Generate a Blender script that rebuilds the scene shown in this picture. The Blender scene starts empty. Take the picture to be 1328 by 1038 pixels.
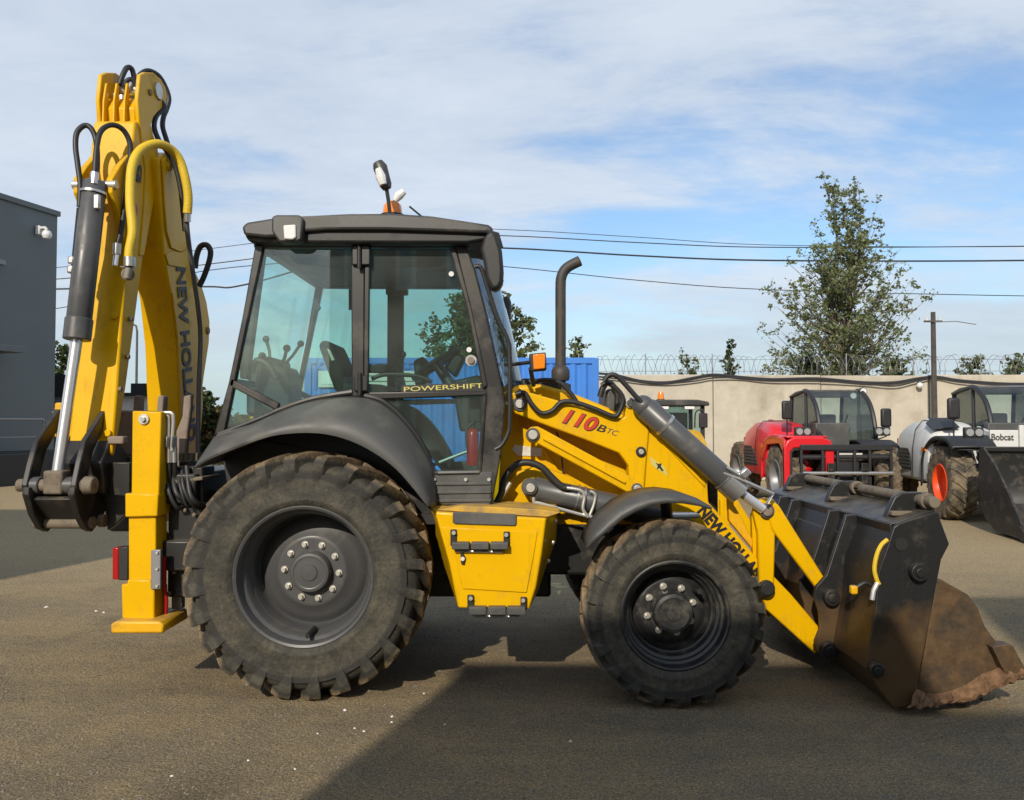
import bpy, bmesh, math, random
from mathutils import Vector, Matrix

random.seed(7)
R = math.radians
sc = bpy.context.scene
COL = sc.collection
V = Vector

# ------------------------------------------------------------------ camera
F, CX, CY = 1050.0, 664.0, 519.0          # focal length and centre in pixels of the 1328 px wide photograph
YAW, PITCH, EYE = math.atan(11 / F), math.atan(31 / F), 1.6
cam_data = bpy.data.cameras.new('camera')
cam = bpy.data.objects.new('camera', cam_data)
COL.objects.link(cam)
cam.location = (0, 0, EYE)
cam.rotation_euler = (math.pi / 2 + PITCH, 0, YAW)
cam_data.sensor_width = 36
cam_data.lens = 36 * F / 1328
cam_data.clip_start = 0.05
cam_data.clip_end = 3000
sc.camera = cam

# ------------------------------------------------------------------ sun, sky, exposure
SUN_EL = 30.0
SUN_H = V((0.30, 0.954, 0)).normalized()       # horizontal direction in which the light travels
SUN_AZ = math.atan2(-SUN_H.x, -SUN_H.y)        # compass angle of the sun, clockwise from +Y
sun_data = bpy.data.lights.new('sun', 'SUN')
sun_data.energy = 3.4
sun_data.angle = R(0.6)
sun_data.color = (1.0, 0.91, 0.77)
sun = bpy.data.objects.new('sun', sun_data)
COL.objects.link(sun)
ldir = V((SUN_H.x * math.cos(R(SUN_EL)), SUN_H.y * math.cos(R(SUN_EL)), -math.sin(R(SUN_EL))))
sun.rotation_euler = ldir.to_track_quat('-Z', 'Y').to_euler()
sun.location = (-10, -20, 20)

world = bpy.data.worlds.new('World')
sc.world = world
world.use_nodes = True
wt = world.node_tree
wt.nodes.clear()
def wn(t, **kw):
    n = wt.nodes.new(t)
    for k, v in kw.items():
        setattr(n, k, v)
    return n
def wmath(op, a, b=None):
    n = wn('ShaderNodeMath', operation=op)
    for i, q in enumerate((a, b)):
        if q is None:
            continue
        if isinstance(q, (int, float)):
            n.inputs[i].default_value = q
        else:
            wt.links.new(q, n.inputs[i])
    return n.outputs[0]
wo = wn('ShaderNodeOutputWorld')
wb = wn('ShaderNodeBackground')
SKY_STRENGTH = 0.145
wb.inputs['Strength'].default_value = SKY_STRENGTH
sky = wn('ShaderNodeTexSky', sky_type='NISHITA', sun_disc=False)
sky.sun_elevation = R(SUN_EL)
sky.sun_rotation = SUN_AZ
sky.air_density = 1.0
sky.dust_density = 1.2
sky.ozone_density = 1.6
tc = wn('ShaderNodeTexCoord')
sep = wn('ShaderNodeSeparateXYZ')
wt.links.new(tc.outputs['Generated'], sep.inputs[0])
zz = wmath('MAXIMUM', sep.outputs[2], 0.0)
den = wmath('ADD', zz, 0.16)
cmb = wn('ShaderNodeCombineXYZ')
wt.links.new(wmath('DIVIDE', sep.outputs[0], den), cmb.inputs[0])
wt.links.new(wmath('DIVIDE', sep.outputs[1], den), cmb.inputs[1])
def wnoise(scale, detail, rough, dist, stretch, rot, off):
    m = wn('ShaderNodeMapping')
    m.inputs['Scale'].default_value = stretch
    m.inputs['Rotation'].default_value = (0, 0, rot)
    m.inputs['Location'].default_value = off
    wt.links.new(cmb.outputs[0], m.inputs[0])
    n = wn('ShaderNodeTexNoise')
    n.inputs['Scale'].default_value = scale
    n.inputs['Detail'].default_value = detail
    n.inputs['Roughness'].default_value = rough
    n.inputs['Distortion'].default_value = dist
    wt.links.new(m.outputs[0], n.inputs['Vector'])
    return n.outputs['Fac']
big = wnoise(0.85, 6, 0.55, 0.12, (0.75, 1.0, 1), R(18), (19.27, 3.801, 0))
wisp = wnoise(2.6, 9, 0.66, 0.25, (0.55, 1.0, 1), R(14), (0.053, 26.142, 0))
cl = wmath('ADD', wmath('MULTIPLY', big, 0.72), wmath('MULTIPLY', wisp, 0.34))
ramp = wn('ShaderNodeValToRGB')
ramp.color_ramp.interpolation = 'EASE'
ramp.color_ramp.elements[0].position = 0.42
ramp.color_ramp.elements[0].color = (0.15, 0.15, 0.15, 1)
ramp.color_ramp.elements[1].position = 0.58
ramp.color_ramp.elements[1].color = (0.90, 0.90, 0.90, 1)
wt.links.new(cl, ramp.inputs[0])
shade = wn('ShaderNodeValToRGB')
shade.color_ramp.elements[0].position = 0.35
shade.color_ramp.elements[0].color = (3.35, 3.85, 4.6, 1)
shade.color_ramp.elements[1].position = 0.65
shade.color_ramp.elements[1].color = (4.25, 4.65, 5.15, 1)
wt.links.new(wisp, shade.inputs[0])
mx = wn('ShaderNodeMixRGB')
wt.links.new(ramp.outputs[0], mx.inputs[0])
hs = wn('ShaderNodeHueSaturation')
hs.inputs['Saturation'].default_value = 1.2
wt.links.new(sky.outputs[0], hs.inputs['Color'])
wt.links.new(hs.outputs[0], mx.inputs[1])
wt.links.new(shade.outputs[0], mx.inputs[2])
hz = wn('ShaderNodeMapRange', interpolation_type='SMOOTHSTEP')
hz.inputs['From Min'].default_value = 0.0
hz.inputs['From Max'].default_value = 0.20
hz.inputs['To Min'].default_value = 0.85
hz.inputs['To Max'].default_value = 0.0
wt.links.new(zz, hz.inputs['Value'])
mh = wn('ShaderNodeMixRGB')
mh.inputs[2].default_value = (3.1, 3.8, 4.15, 1)
wt.links.new(hz.outputs['Result'], mh.inputs[0])
wt.links.new(mx.outputs[0], mh.inputs[1])
wt.links.new(mh.outputs[0], wb.inputs['Color'])
wt.links.new(wb.outputs[0], wo.inputs['Surface'])

sc.view_settings.view_transform = 'Standard'
sc.view_settings.look = 'None'
sc.view_settings.exposure = 0.25
sc.view_settings.gamma = 1.0
sc.view_settings.use_curve_mapping = False
try:
    sc.cycles.max_bounces = 8
    sc.cycles.transparent_max_bounces = 24
    sc.cycles.caustics_reflective = False
    sc.cycles.caustics_refractive = False
    sc.cycles.use_denoising = True
except Exception:
    pass

# ------------------------------------------------------------------ from photograph pixels to places
CAM_M = Matrix.Rotation(YAW, 3, 'Z') @ Matrix.Rotation(math.pi / 2 + PITCH, 3, 'X')
def ray(px, py):
    return CAM_M @ V(((px - CX) / F, -(py - CY) / F, -1.0))
def at(px, py, Y):
    d = ray(px, py)
    return V((0, 0, EYE)) + d * (Y / d.y)
def onx(px, py, X):
    d = ray(px, py)
    return V((0, 0, EYE)) + d * (X / d.x)
def ground_at(px, py, z=0.0):
    d = ray(px, py)
    return V((0, 0, EYE)) + d * ((z - EYE) / d.z)
def ats(pts, Y):
    return [at(x, y, Y) for x, y in pts]
def onxs(pts, X):
    return [onx(x, y, X) for x, y in pts]

# ------------------------------------------------------------------ materials
MATS = {}
def mat(name, col, rough=0.5, metal=0.0, dirt=None, dirt_amt=0.0, dirt_scale=3.0, vary=0.0, vscale=6.0, bump=0.0, bscale=60.0,
        spec=0.5, coat=0.0, emit=None, world_space=True, low_dirt=None, top_dust=0.0, streak=0.0, chips=0.0):
    m = bpy.data.materials.new(name)
    m.use_nodes = True
    nt = m.node_tree
    b = nt.nodes['Principled BSDF']
    b.inputs['Base Color'].default_value = (*col, 1)
    b.inputs['Roughness'].default_value = rough
    b.inputs['Metallic'].default_value = metal
    b.inputs['Specular IOR Level'].default_value = spec
    b.inputs['Coat Weight'].default_value = coat
    b.inputs['Coat Roughness'].default_value = 0.12
    if emit:
        b.inputs['Emission Color'].default_value = (*emit[0], 1)
        b.inputs['Emission Strength'].default_value = emit[1]
    t = nt.nodes.new('ShaderNodeTexCoord')
    src = t.outputs['Object']
    if world_space:
        g = nt.nodes.new('ShaderNodeNewGeometry')
        src = g.outputs['Position']
    def noise(scale, detail, rough_=0.6):
        n = nt.nodes.new('ShaderNodeTexNoise')
        n.inputs['Scale'].default_value = scale
        n.inputs['Detail'].default_value = detail
        n.inputs['Roughness'].default_value = rough_
        nt.links.new(src, n.inputs['Vector'])
        return n.outputs['Fac']
    def ramp_(f, a, b_):
        r = nt.nodes.new('ShaderNodeMapRange')
        r.inputs['From Min'].default_value = a
        r.inputs['From Max'].default_value = b_
        nt.links.new(f, r.inputs['Value'])
        return r.outputs['Result']
    cur = None
    if vary > 0:
        f = ramp_(noise(vscale, 4), 0.3, 0.7)
        mx_ = nt.nodes.new('ShaderNodeMixRGB')
        mx_.inputs[1].default_value = (*[c * (1 - vary) for c in col], 1)
        mx_.inputs[2].default_value = (*[min(1, c * (1 + vary)) for c in col], 1)
        nt.links.new(f, mx_.inputs[0])
        cur = mx_.outputs[0]
    if dirt and dirt_amt > 0:
        n1 = noise(dirt_scale, 8, 0.68)
        f = ramp_(n1, 0.60 - 0.24 * dirt_amt, 0.76 - 0.20 * dirt_amt)
        mul = nt.nodes.new('ShaderNodeMath'); mul.operation = 'MULTIPLY'
        mul.inputs[1].default_value = min(1.0, 0.35 + dirt_amt * 0.65)
        nt.links.new(f, mul.inputs[0])
        f = mul.outputs[0]
        mx_ = nt.nodes.new('ShaderNodeMixRGB')
        mx_.inputs[1].default_value = (*col, 1)
        if cur: nt.links.new(cur, mx_.inputs[1])
        mx_.inputs[2].default_value = (*dirt, 1)
        nt.links.new(f, mx_.inputs[0])
        cur = mx_.outputs[0]
        rr = nt.nodes.new('ShaderNodeMapRange')
        rr.inputs['To Min'].default_value = rough
        rr.inputs['To Max'].default_value = 0.9
        nt.links.new(f, rr.inputs['Value'])
        nt.links.new(rr.outputs['Result'], b.inputs['Roughness'])
    if low_dirt:                                     # dust or mud that has settled below a height: (colour, z_full, z_none)
        g2 = nt.nodes.new('ShaderNodeNewGeometry')
        sp = nt.nodes.new('ShaderNodeSeparateXYZ')
        nt.links.new(g2.outputs['Position'], sp.inputs[0])
        n2 = noise(5.0, 6, 0.6)
        ad = nt.nodes.new('ShaderNodeMath'); ad.operation = 'MULTIPLY_ADD'
        nt.links.new(n2, ad.inputs[0]); ad.inputs[1].default_value = -0.7
        nt.links.new(sp.outputs[2], ad.inputs[2])
        ad2 = nt.nodes.new('ShaderNodeMath'); ad2.operation = 'ADD'
        nt.links.new(ad.outputs[0], ad2.inputs[0]); ad2.inputs[1].default_value = 0.35
        f = ramp_(ad2.outputs[0], low_dirt[2], low_dirt[1])
        mul = nt.nodes.new('ShaderNodeMath'); mul.operation = 'MULTIPLY'
        mul.inputs[1].default_value = low_dirt[3]
        nt.links.new(f, mul.inputs[0])
        mx_ = nt.nodes.new('ShaderNodeMixRGB')
        mx_.inputs[1].default_value = (*col, 1)
        if cur: nt.links.new(cur, mx_.inputs[1])
        mx_.inputs[2].default_value = (*low_dirt[0], 1)
        nt.links.new(mul.outputs[0], mx_.inputs[0])
        cur = mx_.outputs[0]
    def overlay(f, amt, c_):
        nonlocal cur
        mul = nt.nodes.new('ShaderNodeMath'); mul.operation = 'MULTIPLY'; mul.use_clamp = True
        mul.inputs[1].default_value = amt
        nt.links.new(f, mul.inputs[0])
        mx_ = nt.nodes.new('ShaderNodeMixRGB')
        mx_.inputs[1].default_value = (*col, 1)
        if cur: nt.links.new(cur, mx_.inputs[1])
        mx_.inputs[2].default_value = (*c_, 1)
        nt.links.new(mul.outputs[0], mx_.inputs[0])
        cur = mx_.outputs[0]
    if streak > 0:                                   # grime that rain has drawn down the surface
        mp = nt.nodes.new('ShaderNodeMapping')
        mp.inputs['Scale'].default_value = (1, 1, 0.09)
        nt.links.new(src, mp.inputs[0])
        n_ = nt.nodes.new('ShaderNodeTexNoise')
        n_.inputs['Scale'].default_value = 26 if name != 'concrete' else 3.5
        n_.inputs['Detail'].default_value = 5
        nt.links.new(mp.outputs[0], n_.inputs['Vector'])
        ml_ = nt.nodes.new('ShaderNodeMath'); ml_.operation = 'MULTIPLY'
        nt.links.new(ramp_(n_.outputs['Fac'], 0.55, 0.72), ml_.inputs[0])
        nt.links.new(ramp_(noise(2.7, 3), 0.45, 0.6), ml_.inputs[1])
        overlay(ml_.outputs[0], streak, tuple(c_ * .45 + q_ for c_, q_ in zip(col, (.02, .015, .008))))
    if chips > 0:                                    # small chips and scuffs, gathered in patches
        ml_ = nt.nodes.new('ShaderNodeMath'); ml_.operation = 'MULTIPLY'
        nt.links.new(ramp_(noise(75, 3, 0.7), 0.66, 0.70), ml_.inputs[0])
        nt.links.new(ramp_(noise(3.1, 4), 0.52, 0.60), ml_.inputs[1])
        overlay(ml_.outputs[0], chips, (0.13, 0.065, 0.022))
        ml_ = nt.nodes.new('ShaderNodeMath'); ml_.operation = 'MULTIPLY'
        nt.links.new(ramp_(noise(11, 7, 0.75), 0.56, 0.66), ml_.inputs[0])
        nt.links.new(ramp_(noise(2.1, 3), 0.50, 0.62), ml_.inputs[1])
        overlay(ml_.outputs[0], chips * .45, (0.30, 0.17, 0.035))
    if top_dust > 0:                                 # dust that has settled on faces that look up
        g3 = nt.nodes.new('ShaderNodeNewGeometry')
        s3 = nt.nodes.new('ShaderNodeSeparateXYZ')
        nt.links.new(g3.outputs['Normal'], s3.inputs[0])
        ml_ = nt.nodes.new('ShaderNodeMath'); ml_.operation = 'MULTIPLY'
        nt.links.new(ramp_(s3.outputs[2], 0.55, 0.98), ml_.inputs[0])
        nt.links.new(ramp_(noise(9, 6), 0.3, 0.62), ml_.inputs[1])
        overlay(ml_.outputs[0], top_dust, (0.24, 0.19, 0.125))
    if cur is not None:
        nt.links.new(cur, b.inputs['Base Color'])
    if bump > 0:
        bn = nt.nodes.new('ShaderNodeBump')
        bn.inputs['Strength'].default_value = bump
        bn.inputs['Distance'].default_value = 0.01
        nt.links.new(noise(bscale, 5), bn.inputs['Height'])
        nt.links.new(bn.outputs[0], b.inputs['Normal'])
    MATS[name] = m
    return m

def glass_mat(name, tint, gloss=0.12):
    m = bpy.data.materials.new(name)
    m.use_nodes = True
    nt = m.node_tree
    nt.nodes.clear()
    o = nt.nodes.new('ShaderNodeOutputMaterial')
    tr = nt.nodes.new('ShaderNodeBsdfTransparent')
    tr.inputs[0].default_value = (*tint, 1)
    gl = nt.nodes.new('ShaderNodeBsdfGlossy')
    gl.inputs['Roughness'].default_value = 0.02
    fr = nt.nodes.new('ShaderNodeFresnel')
    fr.inputs[0].default_value = 1.5
    mp = nt.nodes.new('ShaderNodeMath'); mp.operation = 'MULTIPLY_ADD'
    mp.inputs[1].default_value = 0.9
    mp.inputs[2].default_value = gloss * 0.3
    nt.links.new(fr.outputs[0], mp.inputs[0])
    mx_ = nt.nodes.new('ShaderNodeMixShader')
    nt.links.new(mp.outputs[0], mx_.inputs[0])
    nt.links.new(tr.outputs[0], mx_.inputs[1])
    nt.links.new(gl.outputs[0], mx_.inputs[2])
    # a film of dust on the outside
    df = nt.nodes.new('ShaderNodeBsdfDiffuse')
    df.inputs[0].default_value = (0.35, 0.36, 0.34, 1)
    g = nt.nodes.new('ShaderNodeNewGeometry')
    n = nt.nodes.new('ShaderNodeTexNoise')
    n.inputs['Scale'].default_value = 2.2
    n.inputs['Detail'].default_value = 8
    nt.links.new(g.outputs['Position'], n.inputs['Vector'])
    r_ = nt.nodes.new('ShaderNodeMapRange')
    r_.inputs['From Min'].default_value = 0.35
    r_.inputs['From Max'].default_value = 0.8
    r_.inputs['To Min'].default_value = 0.012
    r_.inputs['To Max'].default_value = 0.10
    nt.links.new(n.outputs['Fac'], r_.inputs['Value'])
    m2 = nt.nodes.new('ShaderNodeMixShader')
    nt.links.new(r_.outputs['Result'], m2.inputs[0])
    nt.links.new(mx_.outputs[0], m2.inputs[1])
    nt.links.new(df.outputs[0], m2.inputs[2])
    nt.links.new(m2.outputs[0], o.inputs['Surface'])
    MATS[name] = m
    return m

DUST = (0.20, 0.155, 0.10)
MUD = (0.115, 0.075, 0.042)
mat('yellow', (0.71, 0.40, 0.0008), 0.36, dirt=(0.40, 0.22, 0.03), dirt_amt=0.20, dirt_scale=5.0, vary=0.05, vscale=2.0, coat=0.06, spec=0.18, top_dust=0.6, streak=0.35, chips=0.8)
mat('yellow_worn', (0.72, 0.385, 0.004), 0.42, top_dust=0.7, streak=0.6, chips=1.0, dirt=(0.16, 0.085, 0.03), dirt_amt=0.32, dirt_scale=6.0, vary=0.06)
mat('yellow_dusty', (0.62, 0.36, 0.04), 0.7, dirt=DUST, dirt_amt=0.75, dirt_scale=5.0, vary=0.1)
mat('black_paint', (0.014, 0.014, 0.014), 0.42, dirt=(0.13, 0.105, 0.07), dirt_amt=0.30, dirt_scale=6.0, top_dust=0.35)
mat('black_bucket', (0.012, 0.012, 0.0125), 0.44, dirt=(0.085, 0.078, 0.062), dirt_amt=0.20, dirt_scale=7.0, low_dirt=((0.092, 0.053, 0.022), 0.40, 0.62, 0.92), bump=0.16, bscale=34, top_dust=0.35, streak=0.5)
mat('rust_clam', (0.092, 0.054, 0.024), 0.55, dirt=(0.022, 0.018, 0.013), dirt_amt=0.62, dirt_scale=5.5, vary=0.35, vscale=14, bump=0.4, bscale=26, streak=0.6)
mat('mud', (0.19, 0.105, 0.052), 0.95, dirt=(0.065, 0.032, 0.016), dirt_amt=0.7, dirt_scale=12.0, vary=0.3, vscale=20, bump=0.9, bscale=45)
mat('plastic', (0.068, 0.068, 0.066), 0.50, dirt=(0.16, 0.15, 0.125), dirt_amt=0.45, dirt_scale=2.4, streak=0.3, bump=0.05, bscale=220)
mat('cab_frame', (0.022, 0.021, 0.020), 0.36, dirt=(0.10, 0.085, 0.065), dirt_amt=0.30, dirt_scale=3.0)
mat('roof_plastic', (0.042, 0.042, 0.041), 0.40, dirt=(0.15, 0.14, 0.12), dirt_amt=0.4, dirt_scale=2.4, top_dust=0.5)
mat('roof_dark', (0.009, 0.009, 0.009), 0.5, dirt=(0.04, 0.036, 0.03), dirt_amt=0.25, dirt_scale=5)
mat('pin_dirty', (0.17, 0.14, 0.10), 0.75, dirt=(0.07, 0.05, 0.035), dirt_amt=0.5, dirt_scale=15)
mat('rubber', (0.028, 0.027, 0.025), 0.75, dirt=(0.10, 0.085, 0.058), dirt_amt=0.72, dirt_scale=7.0, vary=0.2, vscale=18, bump=0.25, bscale=55)
mat('rim_grey', (0.068, 0.068, 0.069), 0.38, dirt=(0.10, 0.09, 0.07), dirt_amt=0.32, dirt_scale=6.0)
mat('rim_black', (0.022, 0.022, 0.023), 0.36, dirt=(0.11, 0.10, 0.075), dirt_amt=0.42, dirt_scale=7.0)
mat('steel', (0.55, 0.54, 0.52), 0.32, metal=0.85, dirt=(0.2, 0.17, 0.12), dirt_amt=0.25, dirt_scale=14)
mat('chrome', (0.82, 0.82, 0.84), 0.30, metal=0.72)
mat('zinc', (0.60, 0.58, 0.53), 0.4, metal=0.7, dirt=(0.25, 0.2, 0.1), dirt_amt=0.3, dirt_scale=30)
mat('cylinder_grey', (0.075, 0.076, 0.078), 0.36, dirt=(0.16, 0.14, 0.11), dirt_amt=0.22, dirt_scale=6.0)
mat('hose', (0.018, 0.018, 0.018), 0.5)
mat('hose_grey', (0.12, 0.12, 0.13), 0.5)
mat('hose_yellow', (0.68, 0.46, 0.02), 0.5, bump=0.4, bscale=80)
mat('cast_dusty', (0.24, 0.19, 0.155), 0.85, dirt=(0.13, 0.09, 0.06), dirt_amt=0.5, dirt_scale=8)
mat('red_paint', (0.60, 0.014, 0.022), 0.3, coat=0.4, dirt=(0.2, 0.06, 0.05), dirt_amt=0.15)
mat('red_lens', (0.35, 0.01, 0.01), 0.2)
mat('orange_lens', (0.85, 0.23, 0.01), 0.18, coat=0.5)
mat('lamp_glass', (0.72, 0.72, 0.70), 0.12, coat=0.6)
mat('head_lens', (0.30, 0.31, 0.31), 0.1, coat=0.8)
mat('white_paint', (0.62, 0.62, 0.60), 0.4, dirt=(0.35, 0.31, 0.26), dirt_amt=0.3, dirt_scale=3)
mat('orange_rim', (0.80, 0.075, 0.01), 0.4)
mat('lettering_black', (0.012, 0.012, 0.012), 0.5)
mat('lettering_red', (0.50, 0.035, 0.012), 0.45)
mat('lettering_yellow', (0.55, 0.49, 0.13), 0.5)
mat('white_sticker', (0.68, 0.66, 0.60), 0.6, dirt=(0.4, 0.3, 0.18), dirt_amt=0.4, dirt_scale=14)
mat('seat_fabric', (0.022, 0.024, 0.024), 0.85)
mat('silencer', (0.055, 0.05, 0.046), 0.6, metal=0.2, dirt=(0.12, 0.085, 0.06), dirt_amt=0.5, dirt_scale=8)
mat('building_grey', (0.135, 0.158, 0.165), 0.55, vary=0.06, vscale=0.6)
mat('dark_trim', (0.02, 0.02, 0.022), 0.5)
mat('concrete', (0.48, 0.435, 0.35), 0.9, dirt=(0.30, 0.26, 0.20), dirt_amt=0.42, dirt_scale=0.8, vary=0.08, vscale=3.0, streak=0.45, bump=0.15, bscale=12)
mat('container_blue', (0.035, 0.18, 0.58), 0.5, vary=0.07, vscale=1.2, dirt=(0.10, 0.12, 0.2), dirt_amt=0.15)
mat('wall_white', (0.62, 0.60, 0.56), 0.8, dirt=(0.4, 0.37, 0.32), dirt_amt=0.3)
mat('wire', (0.03, 0.03, 0.034), 0.6)
mat('galvanised', (0.26, 0.26, 0.27), 0.45, metal=0.5)
mat('bark', (0.14, 0.11, 0.085), 0.9, vary=0.3, vscale=9)
mat('pole_wood', (0.07, 0.06, 0.05), 0.9, vary=0.3, vscale=5)
mat('stone', (0.17, 0.15, 0.125), 0.9, vary=0.4, vscale=30)
mat('chip_white', (0.68, 0.66, 0.62), 0.8)
mat('brick_wall', (0.30, 0.17, 0.12), 0.9, vary=0.15)
def tyre_mat(name, Rr):
    """dust on the lug faces and the flank, darker in the grooves between them"""
    m = mat(name, (0.03, 0.029, 0.027), 0.8, bump=0.5, bscale=48, world_space=False)
    nt = m.node_tree
    b = nt.nodes['Principled BSDF']
    t = nt.nodes.new('ShaderNodeTexCoord')
    sp = nt.nodes.new('ShaderNodeSeparateXYZ')
    nt.links.new(t.outputs['Object'], sp.inputs[0])
    cb = nt.nodes.new('ShaderNodeCombineXYZ')
    nt.links.new(sp.outputs[0], cb.inputs[0]); nt.links.new(sp.outputs[2], cb.inputs[2])
    ln = nt.nodes.new('ShaderNodeVectorMath'); ln.operation = 'LENGTH'
    nt.links.new(cb.outputs[0], ln.inputs[0])
    r_ = nt.nodes.new('ShaderNodeValToRGB')
    dv = nt.nodes.new('ShaderNodeMath'); dv.operation = 'DIVIDE'; dv.inputs[1].default_value = Rr
    nt.links.new(ln.outputs['Value'], dv.inputs[0]); nt.links.new(dv.outputs[0], r_.inputs[0])
    cr_ = r_.color_ramp
    cr_.elements[0].position = .55; cr_.elements[0].color = (.35, .35, .35, 1)
    cr_.elements[1].position = 1.0; cr_.elements[1].color = (1, 1, 1, 1)
    for p_, v_ in ((.60, .62), (.70, .66), (.775, .60), (.795, .10), (.835, .14), (.862, .55), (.90, .50), (.922, .16), (.946, .78)):
        e = cr_.elements.new(p_); e.color = (v_, v_, v_, 1)
    def noise(sc_, d_, ro):
        n = nt.nodes.new('ShaderNodeTexNoise'); n.inputs['Scale'].default_value = sc_; n.inputs['Detail'].default_value = d_; n.inputs['Roughness'].default_value = ro
        nt.links.new(t.outputs['Object'], n.inputs['Vector']); return n.outputs['Fac']
    def mr(f, a, c_, lo, hi):
        q = nt.nodes.new('ShaderNodeMapRange')
        for k_, v_ in (('From Min', a), ('From Max', c_), ('To Min', lo), ('To Max', hi)): q.inputs[k_].default_value = v_
        nt.links.new(f, q.inputs['Value']); return q.outputs['Result']
    mu = nt.nodes.new('ShaderNodeMath'); mu.operation = 'MULTIPLY'
    nt.links.new(r_.outputs[0], mu.inputs[0]); nt.links.new(mr(noise(5.5, 9, .78), .36, .60, .05, 1.3), mu.inputs[1])
    mu2 = nt.nodes.new('ShaderNodeMath'); mu2.operation = 'MULTIPLY'; mu2.use_clamp = True
    nt.links.new(mu.outputs[0], mu2.inputs[0]); nt.links.new(mr(noise(42, 5, .8), .32, .68, .30, 1.35), mu2.inputs[1])
    dc = nt.nodes.new('ShaderNodeMixRGB'); dc.inputs[1].default_value = (.10, .088, .060, 1); dc.inputs[2].default_value = (.26, .18, .10, 1)
    nt.links.new(mr(r_.outputs[0], .66, .95, 0, 1), dc.inputs[0])
    mx_ = nt.nodes.new('ShaderNodeMixRGB'); mx_.inputs[1].default_value = (.018, .0175, .016, 1)
    nt.links.new(mu2.outputs[0], mx_.inputs[0]); nt.links.new(dc.outputs[0], mx_.inputs[2])
    nt.links.new(mx_.outputs[0], b.inputs['Base Color'])
    return m
tyre_mat('rubber_rear', .725)
tyre_mat('rubber_front', .528)
glass_mat('cab_glass', (0.80, 0.95, 0.915))
glass_mat('far_glass', (0.74, 0.86, 0.86))

def leaf_mat(name, c1, c2, c3):
    m = bpy.data.materials.new(name)
    m.use_nodes = True
    nt = m.node_tree
    b = nt.nodes['Principled BSDF']
    b.inputs['Roughness'].default_value = 0.55
    g = nt.nodes.new('ShaderNodeNewGeometry')
    r_ = nt.nodes.new('ShaderNodeValToRGB')
    r_.color_ramp.elements[0].color = (*c1, 1)
    r_.color_ramp.elements[1].color = (*c3, 1)
    e = r_.color_ramp.elements.new(0.55)
    e.color = (*c2, 1)
    nt.links.new(g.outputs['Random Per Island'], r_.inputs[0])
    nt.links.new(r_.outputs[0], b.inputs['Base Color'])
    tl = nt.nodes.new('ShaderNodeBsdfTranslucent')
    nt.links.new(r_.outputs[0], tl.inputs[0])
    mx_ = nt.nodes.new('ShaderNodeMixShader')
    mx_.inputs[0].default_value = 0.42
    nt.links.new(b.outputs[0], mx_.inputs[1])
    nt.links.new(tl.outputs[0], mx_.inputs[2])
    nt.links.new(mx_.outputs[0], nt.nodes['Material Output'].inputs['Surface'])
    MATS[name] = m
leaf_mat('leaf_green', (0.08, 0.11, 0.032), (0.13, 0.16, 0.05), (0.20, 0.205, 0.085))
leaf_mat('leaf_pale', (0.12, 0.155, 0.055), (0.185, 0.225, 0.085), (0.28, 0.30, 0.14))
leaf_mat('leaf_dark', (0.03, 0.06, 0.016), (0.055, 0.09, 0.024), (0.09, 0.12, 0.035))
leaf_mat('leaf_autumn', (0.09, 0.08, 0.025), (0.16, 0.11, 0.03), (0.24, 0.17, 0.05))

# ------------------------------------------------------------------ mesh helpers
ORIG = {}          # building-frame origin of every object made here
def catmull(pts, k=6, closed=False):
    pts = [V(p) for p in pts]
    n = len(pts)
    out = []
    for i in range(n if closed else n - 1):
        g = (lambda j: pts[j % n]) if closed else (lambda j: pts[min(max(j, 0), n - 1)])
        p0, p1, p2, p3 = g(i - 1), g(i), g(i + 1), g(i + 2)
        for s in range(k):
            t = s / k
            out.append(0.5 * ((2 * p1) + (p2 - p0) * t + (2 * p0 - 5 * p1 + 4 * p2 - p3) * t * t + (3 * p1 - p0 - 3 * p2 + p3) * t ** 3))
    if not closed:
        out.append(pts[-1])
    return out

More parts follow.
